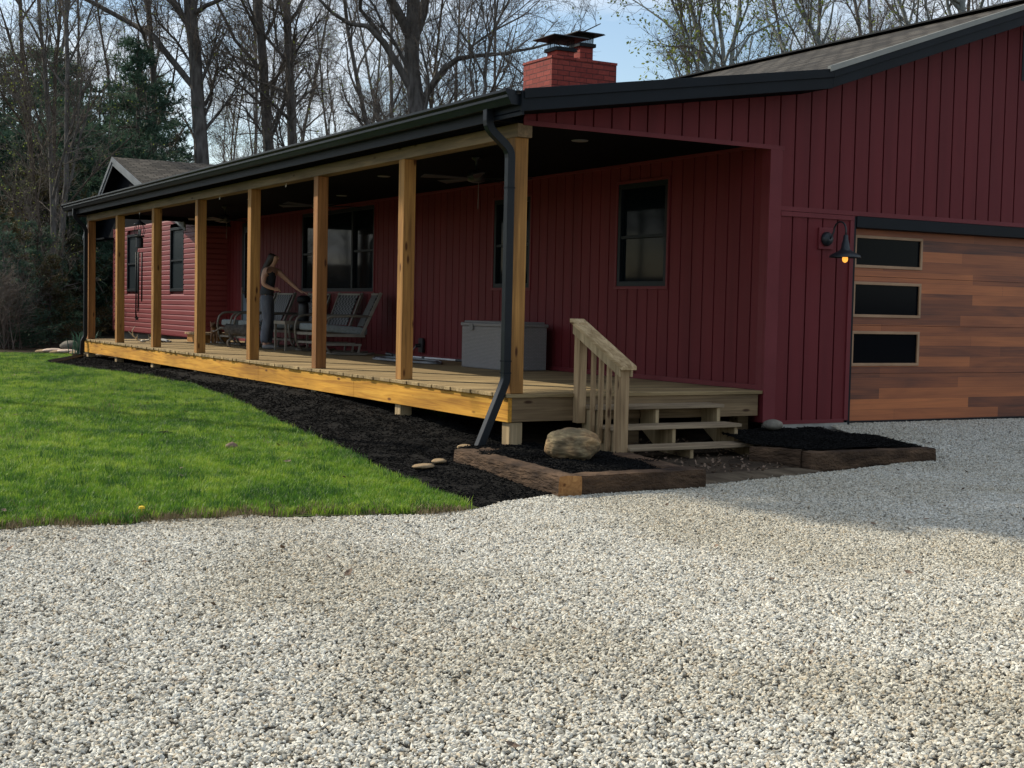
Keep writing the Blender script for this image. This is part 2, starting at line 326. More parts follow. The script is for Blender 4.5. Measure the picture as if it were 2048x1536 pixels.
lawn_poly = [(-40, -2.2), (-9, -2.2)]+GE+ME[1:]+[(-1.45, 14.75), (-.4, 16.9), (-.2, 17.6), (-.5, 18.4), (-2.0, 18.6), (-6, 19.2), (-14, 19), (-40, 21)]
sheet('lawn', lawn_poly, .012, .8, M['lawnbase'])
drive_poly = [(-40, -2.3), (-9, -2.3)]+GE+GE2[1:]+[(30, .1), (30, -26), (-40, -26)]
sheet('driveway', drive_poly, -.03, 1.0, M['gravelbase'])
def mulch_z(x, y):
    z = ground_z(x, y); e = float(np.interp(y, [-2.5, -1, .2, 1.54, 3.4, 5.7, 8.3, 10.4, 12, 13.4, 14.7, 17.4], [-1.7, -1.66, -1.49, -1.35, -1.1, -.74, -.47, -.55, -.94, -1.13, -1.4, -.3]))
    m = float(np.interp(y, [-.3, .2, 1.5, 2.4, 4.9, 7.4, 9.9, 12.4, 15, 17.4], [-.60, -.51, -.45, -.40, -.30, -.29, -.31, -.36, -.38, -.41])); t = sstep(0, 1, (x-e)/max(.25, (-.12-e)))
    return max(z, z*(1-t)+m*t)+.025*noise.noise((x*2.1, y*2.1, 8))*min(1, t*3)+.012*noise.noise((x*6, y*6, 4))-.02*(1-sstep(-.4, .6, y))
mulch_poly = ME+[(-1.45, 14.72), (-.4, 16.85), (-.15, 17.5), (.4, 17.5), (.5, 6), (.35, .2), (-.45, .0), (-.72, -.35), (-.8, -2.2)]+[(-1.07, -2.24), (-1.41, -2.39)]
sheet('mulch_bed', mulch_poly, .015, .15, M['mulchbase'], zf=mulch_z)
def bed_z(x, y): return -.49+.05*noise.noise((x*2.3, y*2.3, 2))
sheet('mulch_bed', [(-.8, -2.2), (.42, -2.2), (.66, -1.0), (.66, -.75), (.3, .2), (-.45, .1), (-.62, -.3)], 0, .12, M['mulchbase'], zf=bed_z)
def bed2_z(x, y): return float(np.interp(y, [-1.6, -.1], [-.46, -.40]))+.04*noise.noise((x*2.3, y*2.3, 2))+.05*math.exp(-((x-2.7)**2+(y+1.1)**2)*2)
sheet('mulch_bed', [(2.0, -1.1), (2.3, -1.5), (3.75, -1.58), (3.75, -.1), (2.35, .0)], 0, .12, M['mulchbase'], zf=bed2_z)
sheet('soil', [(.35, .4), (.66, -.75), (.66, -2.1), (1.54, -1.97), (2.1, -1.88), (2.1, -1.0), (2.4, .2), (3.0, .4), (3.0, 17.5), (.4, 17.5)], .004, .35, M['soil'])
# ------------------------------------------------------------------ scatter (stuff)
def scatter(name, poly, zf, dz, srcs, density, smin, smax, m, seed, tilt=3.14, step=.3, zoff=0, parent=None, dens_noise=None):
    o = sheet(name, poly, dz, step, m, 'stuff', parent, zf)
    g = bpy.data.node_groups.new(name+'_nodes', 'GeometryNodeTree')
    g.interface.new_socket('Geometry', in_out='INPUT', socket_type='NodeSocketGeometry'); g.interface.new_socket('Geometry', in_out='OUTPUT', socket_type='NodeSocketGeometry')
    gi = g.nodes.new('NodeGroupInput'); go = g.nodes.new('NodeGroupOutput'); L = g.links.new
    d = g.nodes.new('GeometryNodeDistributePointsOnFaces'); d.inputs['Density'].default_value = density; d.inputs['Seed'].default_value = seed; L(gi.outputs[0], d.inputs['Mesh'])
    if dens_noise:
        nn = g.nodes.new('ShaderNodeTexNoise'); nn.inputs['Scale'].default_value = dens_noise[0]; nn.inputs['Detail'].default_value = 3
        mr = g.nodes.new('ShaderNodeMapRange'); mr.inputs['From Min'].default_value = dens_noise[1]; mr.inputs['From Max'].default_value = dens_noise[2]; mr.inputs['To Min'].default_value = density*dens_noise[3]; mr.inputs['To Max'].default_value = density
        L(nn.outputs['Fac'], mr.inputs[0]); L(mr.outputs[0], d.inputs['Density'])
    ins = g.nodes.new('GeometryNodeInstanceOnPoints'); L(d.outputs['Points'], ins.inputs['Points']); ins.inputs['Pick Instance'].default_value = True
    j = g.nodes.new('GeometryNodeJoinGeometry')
    for s in srcs:
        oi = g.nodes.new('GeometryNodeObjectInfo'); oi.inputs['Object'].default_value = s; oi.inputs['As Instance'].default_value = True; L(oi.outputs['Geometry'], j.inputs[0])
    L(j.outputs[0], ins.inputs['Instance'])
    rv = g.nodes.new('FunctionNodeRandomValue'); rv.data_type = 'FLOAT_VECTOR'; rv.inputs[0].default_value = (-tilt, -tilt, -3.14); rv.inputs[1].default_value = (tilt, tilt, 3.14); rv.inputs['Seed'].default_value = seed+1
    er = g.nodes.new('FunctionNodeEulerToRotation'); L(rv.outputs[0], er.inputs[0]); L(er.outputs[0], ins.inputs['Rotation'])
    rs = g.nodes.new('FunctionNodeRandomValue'); rs.data_type = 'FLOAT'; rs.inputs[2].default_value = smin; rs.inputs[3].default_value = smax; rs.inputs['Seed'].default_value = seed+2
    L(rs.outputs[1], ins.inputs['Scale']); L(ins.outputs[0], go.inputs[0])
    md = o.modifiers.new('scatter', 'NODES'); md.node_group = g
    return o
def src(name, me, m):
    me.materials.append(m); return bpy.data.objects.new(name, me)
def stone_mesh(k, rng, flat=.62, sub=1, jag=.42):
    bm = bmesh.new(); bmesh.ops.create_icosphere(bm, subdivisions=sub, radius=1)
    sx, sy, sz = rng.uniform(.95, 1.6), rng.uniform(.65, 1.0), rng.uniform(.42, .68)
    for v in bm.verts:
        c = v.co*1; f = 1+jag*noise.noise(c*1.4+Vector((k*7, 0, 0)))+rng.uniform(-.15, .15); v.co = Vector((c.x*sx, c.y*sy, c.z*sz))*f
    me = bpy.data.meshes.new('stone'); bm.to_mesh(me); bm.free(); return me
def stone_mat():
    m = bpy.data.materials.new('limestone_gravel'); m.use_nodes = True; t = m.node_tree; b = t.nodes['Principled BSDF']; b.inputs['Roughness'].default_value = .8; b.inputs['Specular IOR Level'].default_value = .3
    oi = N(t, 'ShaderNodeObjectInfo'); r = N(t, 'ShaderNodeValToRGB'); e = r.color_ramp.elements
    e[0].position = 0; e[0].color = (.22, .205, .17, 1); e[1].position = 1; e[1].color = (.78, .76, .67, 1)
    for p, c in ((.12, (.34, .325, .275)), (.3, (.47, .45, .39)), (.5, (.63, .61, .53)), (.62, (.40, .33, .23)), (.70, (.57, .555, .485)), (.85, (.71, .69, .61)), (.93, (.42, .35, .25))):
        x = e.new(p); x.color = (*c, 1)
    t.links.new(oi.outputs['Random'], r.inputs[0])
    g = N(t, 'ShaderNodeNewGeometry'); n = N(t, 'ShaderNodeTexNoise'); n.inputs['Scale'].default_value = .55; n.inputs['Detail'].default_value = 5; t.links.new(g.outputs['Position'], n.inputs['Vector'])
    r2 = N(t, 'ShaderNodeValToRGB'); r2.color_ramp.elements[0].position = .38; r2.color_ramp.elements[0].color = (.88, .85, .79, 1); r2.color_ramp.elements[1].position = .58; r2.color_ramp.elements[1].color = (1.06, 1.06, 1.06, 1)
    t.links.new(n.outputs['Fac'], r2.inputs[0]); mm = N(t, 'ShaderNodeMixRGB', blend_type='MULTIPLY'); mm.inputs[0].default_value = 1; t.links.new(r.outputs[0], mm.inputs[1]); t.links.new(r2.outputs[0], mm.inputs[2]); t.links.new(mm.outputs[0], b.inputs['Base Color'])
    return m
M['stone'] = stone_mat()
rng = random.Random(7)
stones = [src('pebble', stone_mesh(k, rng), M['stone']) for k in range(8)]
grav_poly = [(-9.8, -6.2), (-6.9, -7.8), (-1.4, -9.9), (9.9, -1.0), (9.3, .08), (4.2, .08), (3.9, -.1)]+list(reversed(GE2[1:11]))+list(reversed(GE))+[(-9.8, -2.25)]
scatter('gravel', grav_poly, ground_z, .004, stones, 6200, .0045, .0122, M['stone'], 1, .75, .5)
def grass_mat():
    m = bpy.data.materials.new('grass_blades'); m.use_nodes = True; t = m.node_tree; b = t.nodes['Principled BSDF']; b.inputs['Roughness'].default_value = .5; b.inputs['Specular IOR Level'].default_value = .35
    oi = N(t, 'ShaderNodeObjectInfo'); g = N(t, 'ShaderNodeNewGeometry'); n = N(t, 'ShaderNodeTexNoise'); n.inputs['Scale'].default_value = 1.3; n.inputs['Detail'].default_value = 7; n.inputs['Roughness'].default_value = .65; t.links.new(g.outputs['Position'], n.inputs['Vector'])
    ad = N(t, 'ShaderNodeMath', operation='MULTIPLY_ADD'); ad.inputs[1].default_value = .30; t.links.new(oi.outputs['Random'], ad.inputs[0]); t.links.new(n.outputs['Fac'], ad.inputs[2])
    r = N(t, 'ShaderNodeValToRGB'); e = r.color_ramp.elements; e[0].position = .46; e[0].color = (.035, .10, .020, 1); e[1].position = .86; e[1].color = (.34, .44, .06, 1); x = e.new(.62); x.color = (.125, .27, .022, 1)
    t.links.new(ad.outputs[0], r.inputs[0]); t.links.new(r.outputs[0], b.inputs['Base Color'])
    tr = N(t, 'ShaderNodeBsdfTranslucent'); t.links.new(r.outputs[0], tr.inputs['Color']); mx = N(t, 'ShaderNodeMixShader'); mx.inputs[0].default_value = .45
    o = t.nodes['Material Output']; t.links.new(b.outputs[0], mx.inputs[1]); t.links.new(tr.outputs[0], mx.inputs[2]); t.links.new(mx.outputs[0], o.inputs[0]); return m
M['grass'] = grass_mat()
def tuft(rng, n=22, h=.055, spread=.05, w=.0035):
    mb = MB()
    for i in range(n):
        x, y = rng.gauss(0, spread*.5), rng.gauss(0, spread*.5); a = rng.uniform(0, 6.28); hh = h*rng.uniform(.6, 1.25); l = rng.uniform(.1, .75)*hh
        dx, dy = math.cos(a), math.sin(a); px, py = -dy*w/2, dx*w/2
        p0 = (x-px, y-py, -.01); p1 = (x+px, y+py, -.01); q0 = (x+dx*l*.35-px*.8, y+dy*l*.35-py*.8, hh*.6); q1 = (x+dx*l*.35+px*.8, y+dy*l*.35+py*.8, hh*.6); t = (x+dx*l, y+dy*l, hh)
        mb.add([p0, p1, q1, q0, t], [(0, 1, 2, 3), (3, 2, 4)])
    return mb.mesh('tuft')
tufts = [src('grass_tuft', tuft(rng, 28, .043), M['grass']) for k in range(5)]
grass_poly = [(-10.5, -2.2), (-6.4, -2.25), (-4.87, -2.30)]+[(x, y+.05) for x, y in GE[1:-1]]+[(-1.74, -2.58)]+[(x-.03, y) for x, y in ME[1:]]+[(-1.45, 14.8), (-.4, 16.95), (-.25, 17.7), (-.5, 18.3), (-2.0, 18.55), (-6.0, 19.1), (-10.5, 19)]
scatter('grass', grass_poly, ground_z, .012, tufts, 760, .75, 1.35, M['grass'], 5, .22, .5, dens_noise=(1.1, .30, .46, .12))
M['chip'] = mat('bark_chip', (.0015, .0015, .0016), (.010, .0095, .009), .95, (40, 40, 10), 4, .4, None, (.3, .7), .12, rnd=.6)
def chip(rng):
    mb = MB(); a = Vector((-1, 0, 0)); l = rng.uniform(.6, 1); b = Vector((l, rng.uniform(-.2, .2), rng.uniform(-.15, .15)))
    mb.tube([a, (0, rng.uniform(-.1, .1), .05), b], [.10, .17, .07], 4); return mb.mesh('chip')
chips = [src('bark_chip', chip(rng), M['chip']) for k in range(6)]
for i, (pl, zf) in enumerate(((mulch_poly, mulch_z), ([(-.8, -2.2), (.42, -2.2), (.66, -1.0), (.66, -.75), (.3, .2), (-.45, .1), (-.62, -.3)], bed_z), ([(2.0, -1.1), (2.3, -1.5), (3.75, -1.58), (3.75, -.1), (2.35, .0)], bed2_z))):
    scatter('mulch', pl, zf, .012 if i == 0 else .006, chips, 2400, .012, .042, M['chip'], 20+i, .5, .2)
# dry leaves in the shade under the stairs
M['leaf'] = mat('dry_leaf', (.07, .042, .026), (.20, .135, .09), .8, (3, 3, 3), 3, rnd=.4)
def leaf(rng):
    mb = MB(); w = .55; mb.add([(-1, 0, .1), (-.3, -w, .0), (.5, -w*.7, .15), (1, 0, .3), (.5, w*.7, .1), (-.3, w, .05), (0, 0, -.1)], [(0, 1, 6), (1, 2, 6), (2, 3, 6), (3, 4, 6), (4, 5, 6), (5, 0, 6)]); return mb.mesh('leaf')
leaves = [src('dry_leaf', leaf(rng), M['leaf']) for k in range(3)]
scatter('leaf_litter', [(.72, -1.7), (1.9, -1.75), (2.15, -1.3), (2.3, .4), (.8, .4)], ground_z, .02, leaves, 120, .013, .03, M['leaf'], 31, .8, .3)
scatter('leaf_litter', [(-6.4, -2.3), (-5, -2.32), (-3.3, -2.3), (-1.8, -2.6), (-1.75, -2.4), (-3.3, -2.1), (-6.4, -2.0)], ground_z, .03, leaves, 14, .012, .03, M['leaf'], 32, .8, .3)
# weeds under the deck edge
scatter('weeds', [(.25, 2.8), (.9, 2.9), (1.1, 6.5), (.4, 6.5)], ground_z, .01, tufts, 45, 1.0, 2.4, M['grass'], 41, .3, .3)
# ------------------------------------------------------------------ house
D = 3.05; YW = 17.75
def top_porch(x): return 2.555+.152*(x-.1)
def soffit(x): return top_porch(x) if x < 3.45 else top_porch(3.45)+.345*(x-3.45) if x < 7.05 else top_porch(3.45)+.345*(2*7.05-x-3.45)
house = empty('house', (3.05, 0, -.4), 0, 'long red board sided house with attached garage and shingle roof', 'house', absolute=True)
def vsiding(mb, axis, p0, sgn, u0, u1, z0, z1f, openings=(), pitch=.208, phase=0.0, th=.022):
    """vertical panels with grooves on plane axis=p0, facing sgn; u runs along the other axis"""
    cuts = {u0, u1}; k = math.floor((u0-phase)/pitch)
    while phase+k*pitch < u1+pitch:
        for c in (phase+k*pitch, phase+k*pitch+.019):
            if u0 < c < u1: cuts.add(round(c, 4))
        k += 1
    for o in openings:
        for c in o[:2]:
            if u0 < c < u1: cuts.add(c)
    cuts = sorted(cuts)
    for a, b in zip(cuts[:-1], cuts[1:]):
        if b-a < 1e-4: continue
        mid = (a+b)/2; fr = ((mid-phase) % pitch); t = th if fr > .019 else th-.021
        zs = [(z0, None)]
        segs = [(z0, None)]
        for o in openings:
            if o[0] < mid < o[1]:
                ns = []
                for (s, e) in segs:
                    if e is None:
                        ns.append((s, o[2])); ns.append((o[3], None))
                    else: ns.append((s, e))
                segs = ns
        for s, e in segs:
            ta, tb = (z1f(a), z1f(b)) if e is None else (e, e)
            if min(ta, tb) <= s+1e-3: continue
            q0, q1 = p0, p0+sgn*t
            if axis == 'x': P = [(q0, a, s), (q1, a, s), (q1, b, s), (q0, b, s), (q0, a, ta), (q1, a, ta), (q1, b, tb), (q0, b, tb)]
            else: P = [(a, q0, s), (b, q0, s), (b, q1, s), (a, q1, s), (a, q0, ta), (b, q0, tb), (b, q1, tb), (a, q1, ta)]
            mb.hexa(P)
WIN = [(1.76, 2.77, 1.09, 2.31), (4.85, 5.86, 1.08, 2.30), (9.97, 13.28, 1.03, 2.47)]
DOOR = (15.75, 16.72, .0, 2.18)
ops = [(a, b, c, d) for a, b, c, d in WIN]+[(DOOR[0], DOOR[1], .0, 2.45)]
mb = MB(); vsiding(mb, 'x', D+.022, -1, .01, YW, .055, lambda u: 2.56, ops, phase=.245); mb.build('wall', M['red'], house)
# backing and inner volume so nothing is see-through
mb = MB(); mb.box(D+.07, D+.14, .12, YW+.1, -.35, 2.60); mb.box(3.2, 10.74, 6.8, 6.9, -.35, 3.0); mb.box(10.74, 10.9, .06, 8, -.35, 3.0); mb.box(D+.14, 9.5, YW-.02, YW+.08, -.35, 2.55); mb.build('wall', M['red'], house)
# facade: porch gable triangle and garage wall
mb = MB()
vsiding(mb, 'y', -.0, -1, .10, 3.18, 2.50, lambda x: soffit(x)+.06, (), phase=.012)
GX0, GX1 = 4.2, 9.15
vsiding(mb, 'y', -.0, -1, 3.18, 10.9, -.33, lambda x: soffit(x)+.04, [(GX0, GX1, -.4, 1.86), (6.72, 7.5, 3.55, 4.12)], phase=.012)
mb.build('wall', M['red'], house)
mb = MB(); mb.box(3.2, GX0, .005, .1, -.33, 2.5); mb.box(GX1, 10.9, .005, .1, -.33, 2.5); mb.prism([(3.2, 1.9), (10.9, 1.9), (10.9, 2.95), (7.05, soffit(7.05)-.02), (3.45, soffit(3.45)-.02), (3.2, 2.98)], 'y', .005, .1); mb.build('wall', M['red'], house)
mb = MB(); mb.prism([(.1, 2.5), (.1, top_porch(.1)-.01), (3.2, top_porch(3.2)-.01), (3.2, 2.5)], 'y', .005, .05); mb.build('wall', M['red'], house)
# trims
mb = MB()
mb.box(D-.03, 3.18, -.034, -.0, -.33, 2.50)               # corner board
mb.box(D-.032, D+.02, -.001, .0, -.33, 2.5); mb.box(D-.03, D+.0, .0, .10, -.33, 2.50)
mb.box(.085, 3.2, -.036, -.023, 2.485, 2.53)               # bottom trim of gable
mb.box(D-.028, D+.0, .1, YW, .004, .055)                # base trim on deck
mb.box(D-.026, D+.0, .1, YW, 2.515, 2.548)
mb.box(3.18, 10.9, -.034, -.0226, 1.868, 1.915); mb.box(3.18, GX0-.0, -.038, -.0226, 1.815, 1.862)
mb.box(GX0-.055, GX0, -.037, -.0226, -.33, 1.814)
mb.box(3.18, GX0-.056, -.034, -.0226, -.355, -.315)
mb.box(.085, .12, -.03, -.0226, 2.53, 2.56)
mb.build('trim', M['redtrim'], house, bevel=.003)
mb = MB(); mb.box(3.12, GX0, -.03, .1, -.62, -.356); mb.box(GX0, GX1, -.02, .5, -.62, -.385); mb.box(GX1, 10.9, -.03, .1, -.62, -.34); mb.build('foundation', M['concrete'], house)
# garage door
mb = MB(); mb.box(GX0, GX0+.045, -.02, .16, -.385, 1.866); mb.box(GX0+.045, GX1, -.03, .16, 1.745, 1.866); mb.box(GX1-.045, GX1, -.02, .16, -.385, 1.744); mb.box(GX0+.05, GX1-.05, .112, .122, -.384, -.36)
mb.build('door_frame', M['black'], house, bevel=.004)
gw = [(4.37, 5.36, 1.345, 1.655), (4.37, 5.36, .805, 1.15), (4.37, 5.36, .27, .61)]
zs = [-.36, .165, .695, 1.23, 1.745]
mb = MB()
for i in range(4):
    z0, z1 = zs[i]+.002, zs[i+1]-.002
    w = [g for g in gw if z0 < g[2] < z1]
    x0, x1, y0, y1 = GX0+.047, GX1-.047, .12, .16
    if not w: mb.box(x0, x1, y0, y1, z0, z1)
    else:
        a, b, c, d = w[0]; mb.box(x0, a, y0, y1, z0, z1); mb.box(b, x1, y0, y1, z0, z1); mb.box(a, b, y0, y1, z0, c); mb.box(a, b, y0, y1, d, z1)
gd = uvbox(mb.build('garage_door', M['gdoor'], house))
M['gframe'] = mat('tan_window_frame', (.33, .19, .10), (.42, .25, .14), .5, (3, 3, 3), 4)
for a, b, c, d in gw:
    mb = MB(); t = .032
    mb.box(a-.02, b+.02, .104, .124, d-.01, d+t-.01); mb.box(a-.02, b+.02, .104, .124, c-t+.01, c+.01); mb.box(a-.02, a+.012, .104, .124, c+.01, d-.01); mb.box(b-.012, b+.02, .104, .124, c+.01, d-.01)
    f = mb.build('window_frame', M['gframe'], gd, bevel=.003); mb = MB(); mb.box(a, b, .128, .134, c, d); mb.build('pane', M['gglass'], f)
# windows on the porch wall
M['wframe'] = mat('black_window_frame', (.004, .007, .010), (.007, .011, .015), .5, (3, 3, 3), 3, spec=.25)
M['curtain'] = mat('dark_interior', (.01, .012, .014), (.03, .035, .038), .9, (8, 8, .8), 3)
def window(parent, axis, p, sgn, u0, u1, z0, z1, splits=(), meeting=True, wall_trim=M['redtrim'], trim=.035):
    """frame, sashes and panes in an opening; p is the wall's face"""
    def bx(mb, q0, q1, a, b, c, d):
        lo, hi = sorted((p+sgn*q0, p+sgn*q1))
        if axis == 'x': mb.box(lo, hi, a, b, c, d)
        else: mb.box(a, b, lo, hi, c, d)
    if trim:
        mb = MB(); bx(mb, -.01, .016, u0-trim, u1+trim, z1, z1+trim); bx(mb, -.01, .018, u0-trim-.01, u1+trim+.01, z0-trim, z0); bx(mb, -.01, .015, u0-trim, u0, z0, z1); bx(mb, -.01, .015, u1, u1+trim, z0, z1)
        mb.build('window_trim', wall_trim, parent, bevel=.002)
    w = MB(); t = .06; bx(w, -.06, .006, u0, u1, z1-t, z1); bx(w, -.06, .006, u0, u1, z0, z0+t); bx(w, -.06, .006, u0, u0+t, z0+t, z1-t); bx(w, -.06, .006, u1-t, u1, z0+t, z1-t)
    ed = [u0]+list(splits)+[u1]
    for s_ in splits: bx(w, -.06, .008, s_-.035, s_+.035, z0+t, z1-t)
    if meeting is not False:
        for i, (a, b) in enumerate(zip(ed[:-1], ed[1:])):
            if meeting is True or i in meeting: zm = z0+(z1-z0)*.48; bx(w, -.05, -.002, a+t, b-t, zm-.018, zm+.018)
    wo_ = w.build('window', M['wframe'], parent, bevel=.003)
    for a, b in zip(ed[:-1], ed[1:]):
        g = MB(); bx(g, -.045, -.04, a+.03, b-.03, z0+t-.01, z1-t+.01); g.build('pane', M['glass'], wo_)
    return wo_
window(house, 'x', D, -1, *WIN[0]); window(house, 'x', D, -1, *WIN[1]); window(house, 'x', D, -1, *WIN[2], splits=(10.9, 12.35), meeting=(0, 2))
window(house, 'y', -.022, -1, 6.72, 7.5, 3.55, 4.12, trim=0)
mb = MB(); mb.box(D-.01, D+.03, 15.75, 15.83, 0, 2.45); mb.box(D-.01, D+.03, 16.64, 16.72, 0, 2.45); mb.box(D-.01, D+.03, 15.83, 16.64, 2.37, 2.45)
fr = mb.build('door_frame', M['wframe'], house, bevel=.003)
mb = MB(); mb.box(D+.0, D+.03, 15.83, 16.64, .03, 2.37); M['bluedoor'] = mat('dark_blue_door', (.012, .028, .05), (.02, .04, .07), .4, (3, 3, 3), 3); dr = mb.build('door', M['bluedoor'], house, bevel=.003)
mb = MB(); mb.box(D-.004, D-.001, 15.93, 16.54, .9, 2.25); mb.build('pane', M['glass'], dr)
mb = MB(); mb.tube([(D-.045, 16.58, .98), (D-.045, 16.58, 1.12)], .012, 8); mb.box(D-.05, D+.0, 16.57, 16.59, 1.0, 1.02); mb.build('handle', M['aframe'], dr)
# wing
XW = 2.40; Y2 = 24.95
ww = [(18.68, 19.74, 1.02, 2.44), (22.55, 23.58, 1.02, 2.42)]
def lap2(mb, axis, p, sgn, u0, u1, z0, z1, ops):
    z = z0; pitch = .112
    while z < z1-1e-3:
        zt = min(z+pitch, z1); cuts = [u0]
        for a, b, c, d in sorted(ops):
            if c-.05 < (z+zt)/2 < d+.05: cuts += [a, b]
        cuts.append(u1)
        for i in range(0, len(cuts), 2):
            s, e = cuts[i], cuts[i+1]; b_ = p-sgn*.02; zm_ = z+(zt-z)*.66
            for (za, zb, a0, a1) in ((z, zm_, p+sgn*.024, p+sgn*.022), (zm_, zt, p+sgn*.022, p+sgn*.004)):
                P = [(a0, s, za), (b_, s, za), (b_, e, za), (a0, e, za), (a1, s, zb), (b_, s, zb), (b_, e, zb), (a1, e, zb)] if axis == 'x' else [(s, a0, za), (e, a0, za), (e, b_, za), (s, b_, za), (s, a1, zb), (e, a1, zb), (e, b_, zb), (s, b_, zb)]
                mb.hexa(P)
        z = zt
mb = MB(); lap2(mb, 'x', XW, -1, YW, Y2, .06, 2.62, ww); lap2(mb, 'y', YW, -1, XW, D+.02, .06, 2.62, []); mb.build('wall', M['redlap'], house, fixn=True)
mb = MB(); mb.box(XW+.045, XW+.12, YW+.02, Y2, -.0, 2.62); mb.box(XW, 8, Y2, Y2+.05, .0, 2.62); mb.build('wall', M['redlap'], house)
mb = MB(); mb.box(XW-.03, XW+.03, YW-.03, YW+.03, .05, 2.62); mb.box(XW-.03, XW+.03, Y2-.06, Y2+.02, .05, 2.62); mb.box(XW-.028, XW+.02, YW+.03, Y2-.06, .03, .06); mb.build('trim', M['redtrim'], house)
for w_ in ww:
    wn_ = window(house, 'x', XW-.02, -1, *w_, trim=0, meeting=True)
    for k_ in [c for c in bpy.data.objects if c.parent == wn_]: k_.data.materials[0] = M['screen']
for y in (18.4, 21.4, 23.0, 24.4):
    mb = MB(); mb.box(XW+.12, XW+.45, y, y+.45, -.6, .03); mb.build('pier', M['concrete'], house)
# ---- roofs
def slab(mb, pts_top, th):
    n = len(pts_top); o = len(mb.v); mb.v += [tuple(p) for p in pts_top]+[(p[0], p[1], p[2]-th) for p in pts_top]
    mb.f.append(tuple(o+i for i in range(n))); mb.f.append(tuple(o+n+i for i in reversed(range(n))))
    for i in range(n): j = (i+1) % n; mb.f.append((o+i, o+n+i, o+n+j, o+j))
def roofmesh(name, quads, th, parent):
    """quads: (eave_a, eave_b, ridge_b, ridge_a); uv v runs up the slope"""
    me = bpy.data.meshes.new(name); V = []; Fc = []; U = []
    for q in quads:
        q = [Vector(p) for p in q]; o = len(V); V += [tuple(p) for p in q]+[(p.x, p.y, p.z-th) for p in q]
        n = len(q); ex = (q[1]-q[0]).normalized(); nn = (q[1]-q[0]).cross(q[2]-q[1]).normalized(); ey = nn.cross(ex)
        Fc.append(tuple(o+i for i in range(n))); U.append([((p-q[0]).dot(ex), (p-q[0]).dot(ey)) for p in q])
        Fc.append(tuple(o+n+i for i in reversed(range(n)))); U.append([(0, 0)]*n)
        for i in range(n): j = (i+1) % n; Fc.append((o+i, o+n+i, o+n+j, o+j)); U.append([(0, 0), (0, .02), (.02, .02), (.02, 0)])
    me.from_pydata(V, [], Fc); uv = me.uv_layers.new(name='UVMap'); k = 0
    for p, u in zip(me.polygons, U):
        for li, c in zip(p.loop_indices, u): uv.data[li].uv = c
    me.update(); return link(name, me, M['shingle'], parent)
ZE = 2.715; XE = -.21; XK = 3.36; ZK = ZE+.152*(XK-XE); ZR = ZK+.345*(7.05-XK)
YN = -.5; YF = 18.1; YG = 9.0
roofmesh('roof', [[(XK, YF, ZK+.001), (XK, YN+.02, ZK+.001), (7.05, YN+.02, ZR), (7.05, YG, ZR), (6.6, YF, ZK+.345*(6.6-XK)*.0+.6)][:4],
                  ], .03, house)
roofmesh('roof', [[(10.74, YN+.02, ZK+.0), (10.74, YG, ZK), (7.05, YG, ZR), (7.05, YN+.02, ZR)], [(XK, YF, ZK), (XK, YG, ZK), (6.4, YG, ZK+.7), (6.4, YF, ZK+.7)]], .03, house)
mb = MB(); mb.bar((7.05, YN, ZR+.012), (7.05, YG, ZR+.012), .26, .02); mb.build('roof_ridge', M['black'], house)
# rake fascia boards (front), layered
def rake(mb, x0, x1, zf, y, dz0, dz1, th):
    P = [(x0, y, zf(x0)+dz0), (x1, y, zf(x1)+dz0), (x1, y+th, zf(x1)+dz0), (x0, y+th, zf(x0)+dz0), (x0, y, zf(x0)+dz1), (x1, y, zf(x1)+dz1), (x1, y+th, zf(x1)+dz1), (x0, y+th, zf(x0)+dz1)]
    mb.hexa(P)
zp = lambda x: ZE+.152*(x-XE); zm = lambda x: ZK+.345*(x-XK); zm2 = lambda x: ZR-.345*(x-7.05)
mb = MB()
rake(mb, XE-.0, XK+.04, zp, YN-.004, -.185, -.012, .03); rake(mb, XE+.02, XK+.04, zp, YN-.022, -.075, .012, .02)
rake(mb, XK+.04, 7.05, zm, YN-.004, -.185, -.012, .03); rake(mb, XK+.04, 7.05, zm, YN-.022, -.085, -.013, .02); rake(mb, 7.05, 10.74, zm2, YN-.004, -.185, -.012, .03)
mb.build('fascia', M['black'], house, bevel=.003)
mb = MB(); rake(mb, XK-.02, 7.05, zm, YN-.035, -.012, .045, .05); mb.build('drip_edge', M['gray_trim'], house)
mb = MB()
rake(mb, XE, XK+.04, lambda x: zp(x)-.17, YN+.03, -.012, .0, -YN-.03); rake(mb, XK+.04, 7.05, lambda x: zm(x)-.17, YN+.03, -.012, .0, -YN-.03); rake(mb, 7.05, 10.74, lambda x: zm2(x)-.17, YN+.03, -.012, .0, -YN-.03)
mb.build('soffit', M['ceil'], house)
# wing roof
AP = (2.1, 23.9, 4.36); 
wz = lambda y: 4.36-.30*(23.9-y); wz2 = lambda y: 4.36-.58*(y-23.9)
roofmesh('wing_roof', [[(2.08, 17.5, wz(17.5)), (2.08, 17.5, wz(17.5)), (8.5, 17.5, wz(17.5)), (8.5, 23.9, 4.36), (2.08, 23.9, 4.36)][1:]], .03, house)
me = bpy.data.objects['wing_roof'].data
uvl = me.uv_layers[0]
for li in me.polygons[0].loop_indices: v = me.vertices[me.loops[li].vertex_index].co; uvl.data[li].uv = (v.x, (v.y)*1.045)
mb = MB(); slab(mb, [(2.08, 23.9, 4.36), (8.5, 23.9, 4.36), (8.5, 27.1, wz2(27.1)), (2.08, 27.1, wz2(27.1))], .03); mb.build('wing_roof', M['black'], house)
mb = MB()
mb.prism([(17.6, wz(17.6)-.19), (17.6, wz(17.6)-.035), (23.9, 4.325), (27.1, wz2(27.1)-.035), (27.1, wz2(27.1)-.19), (23.9, 4.15)], 'x', 2.085, 2.11)
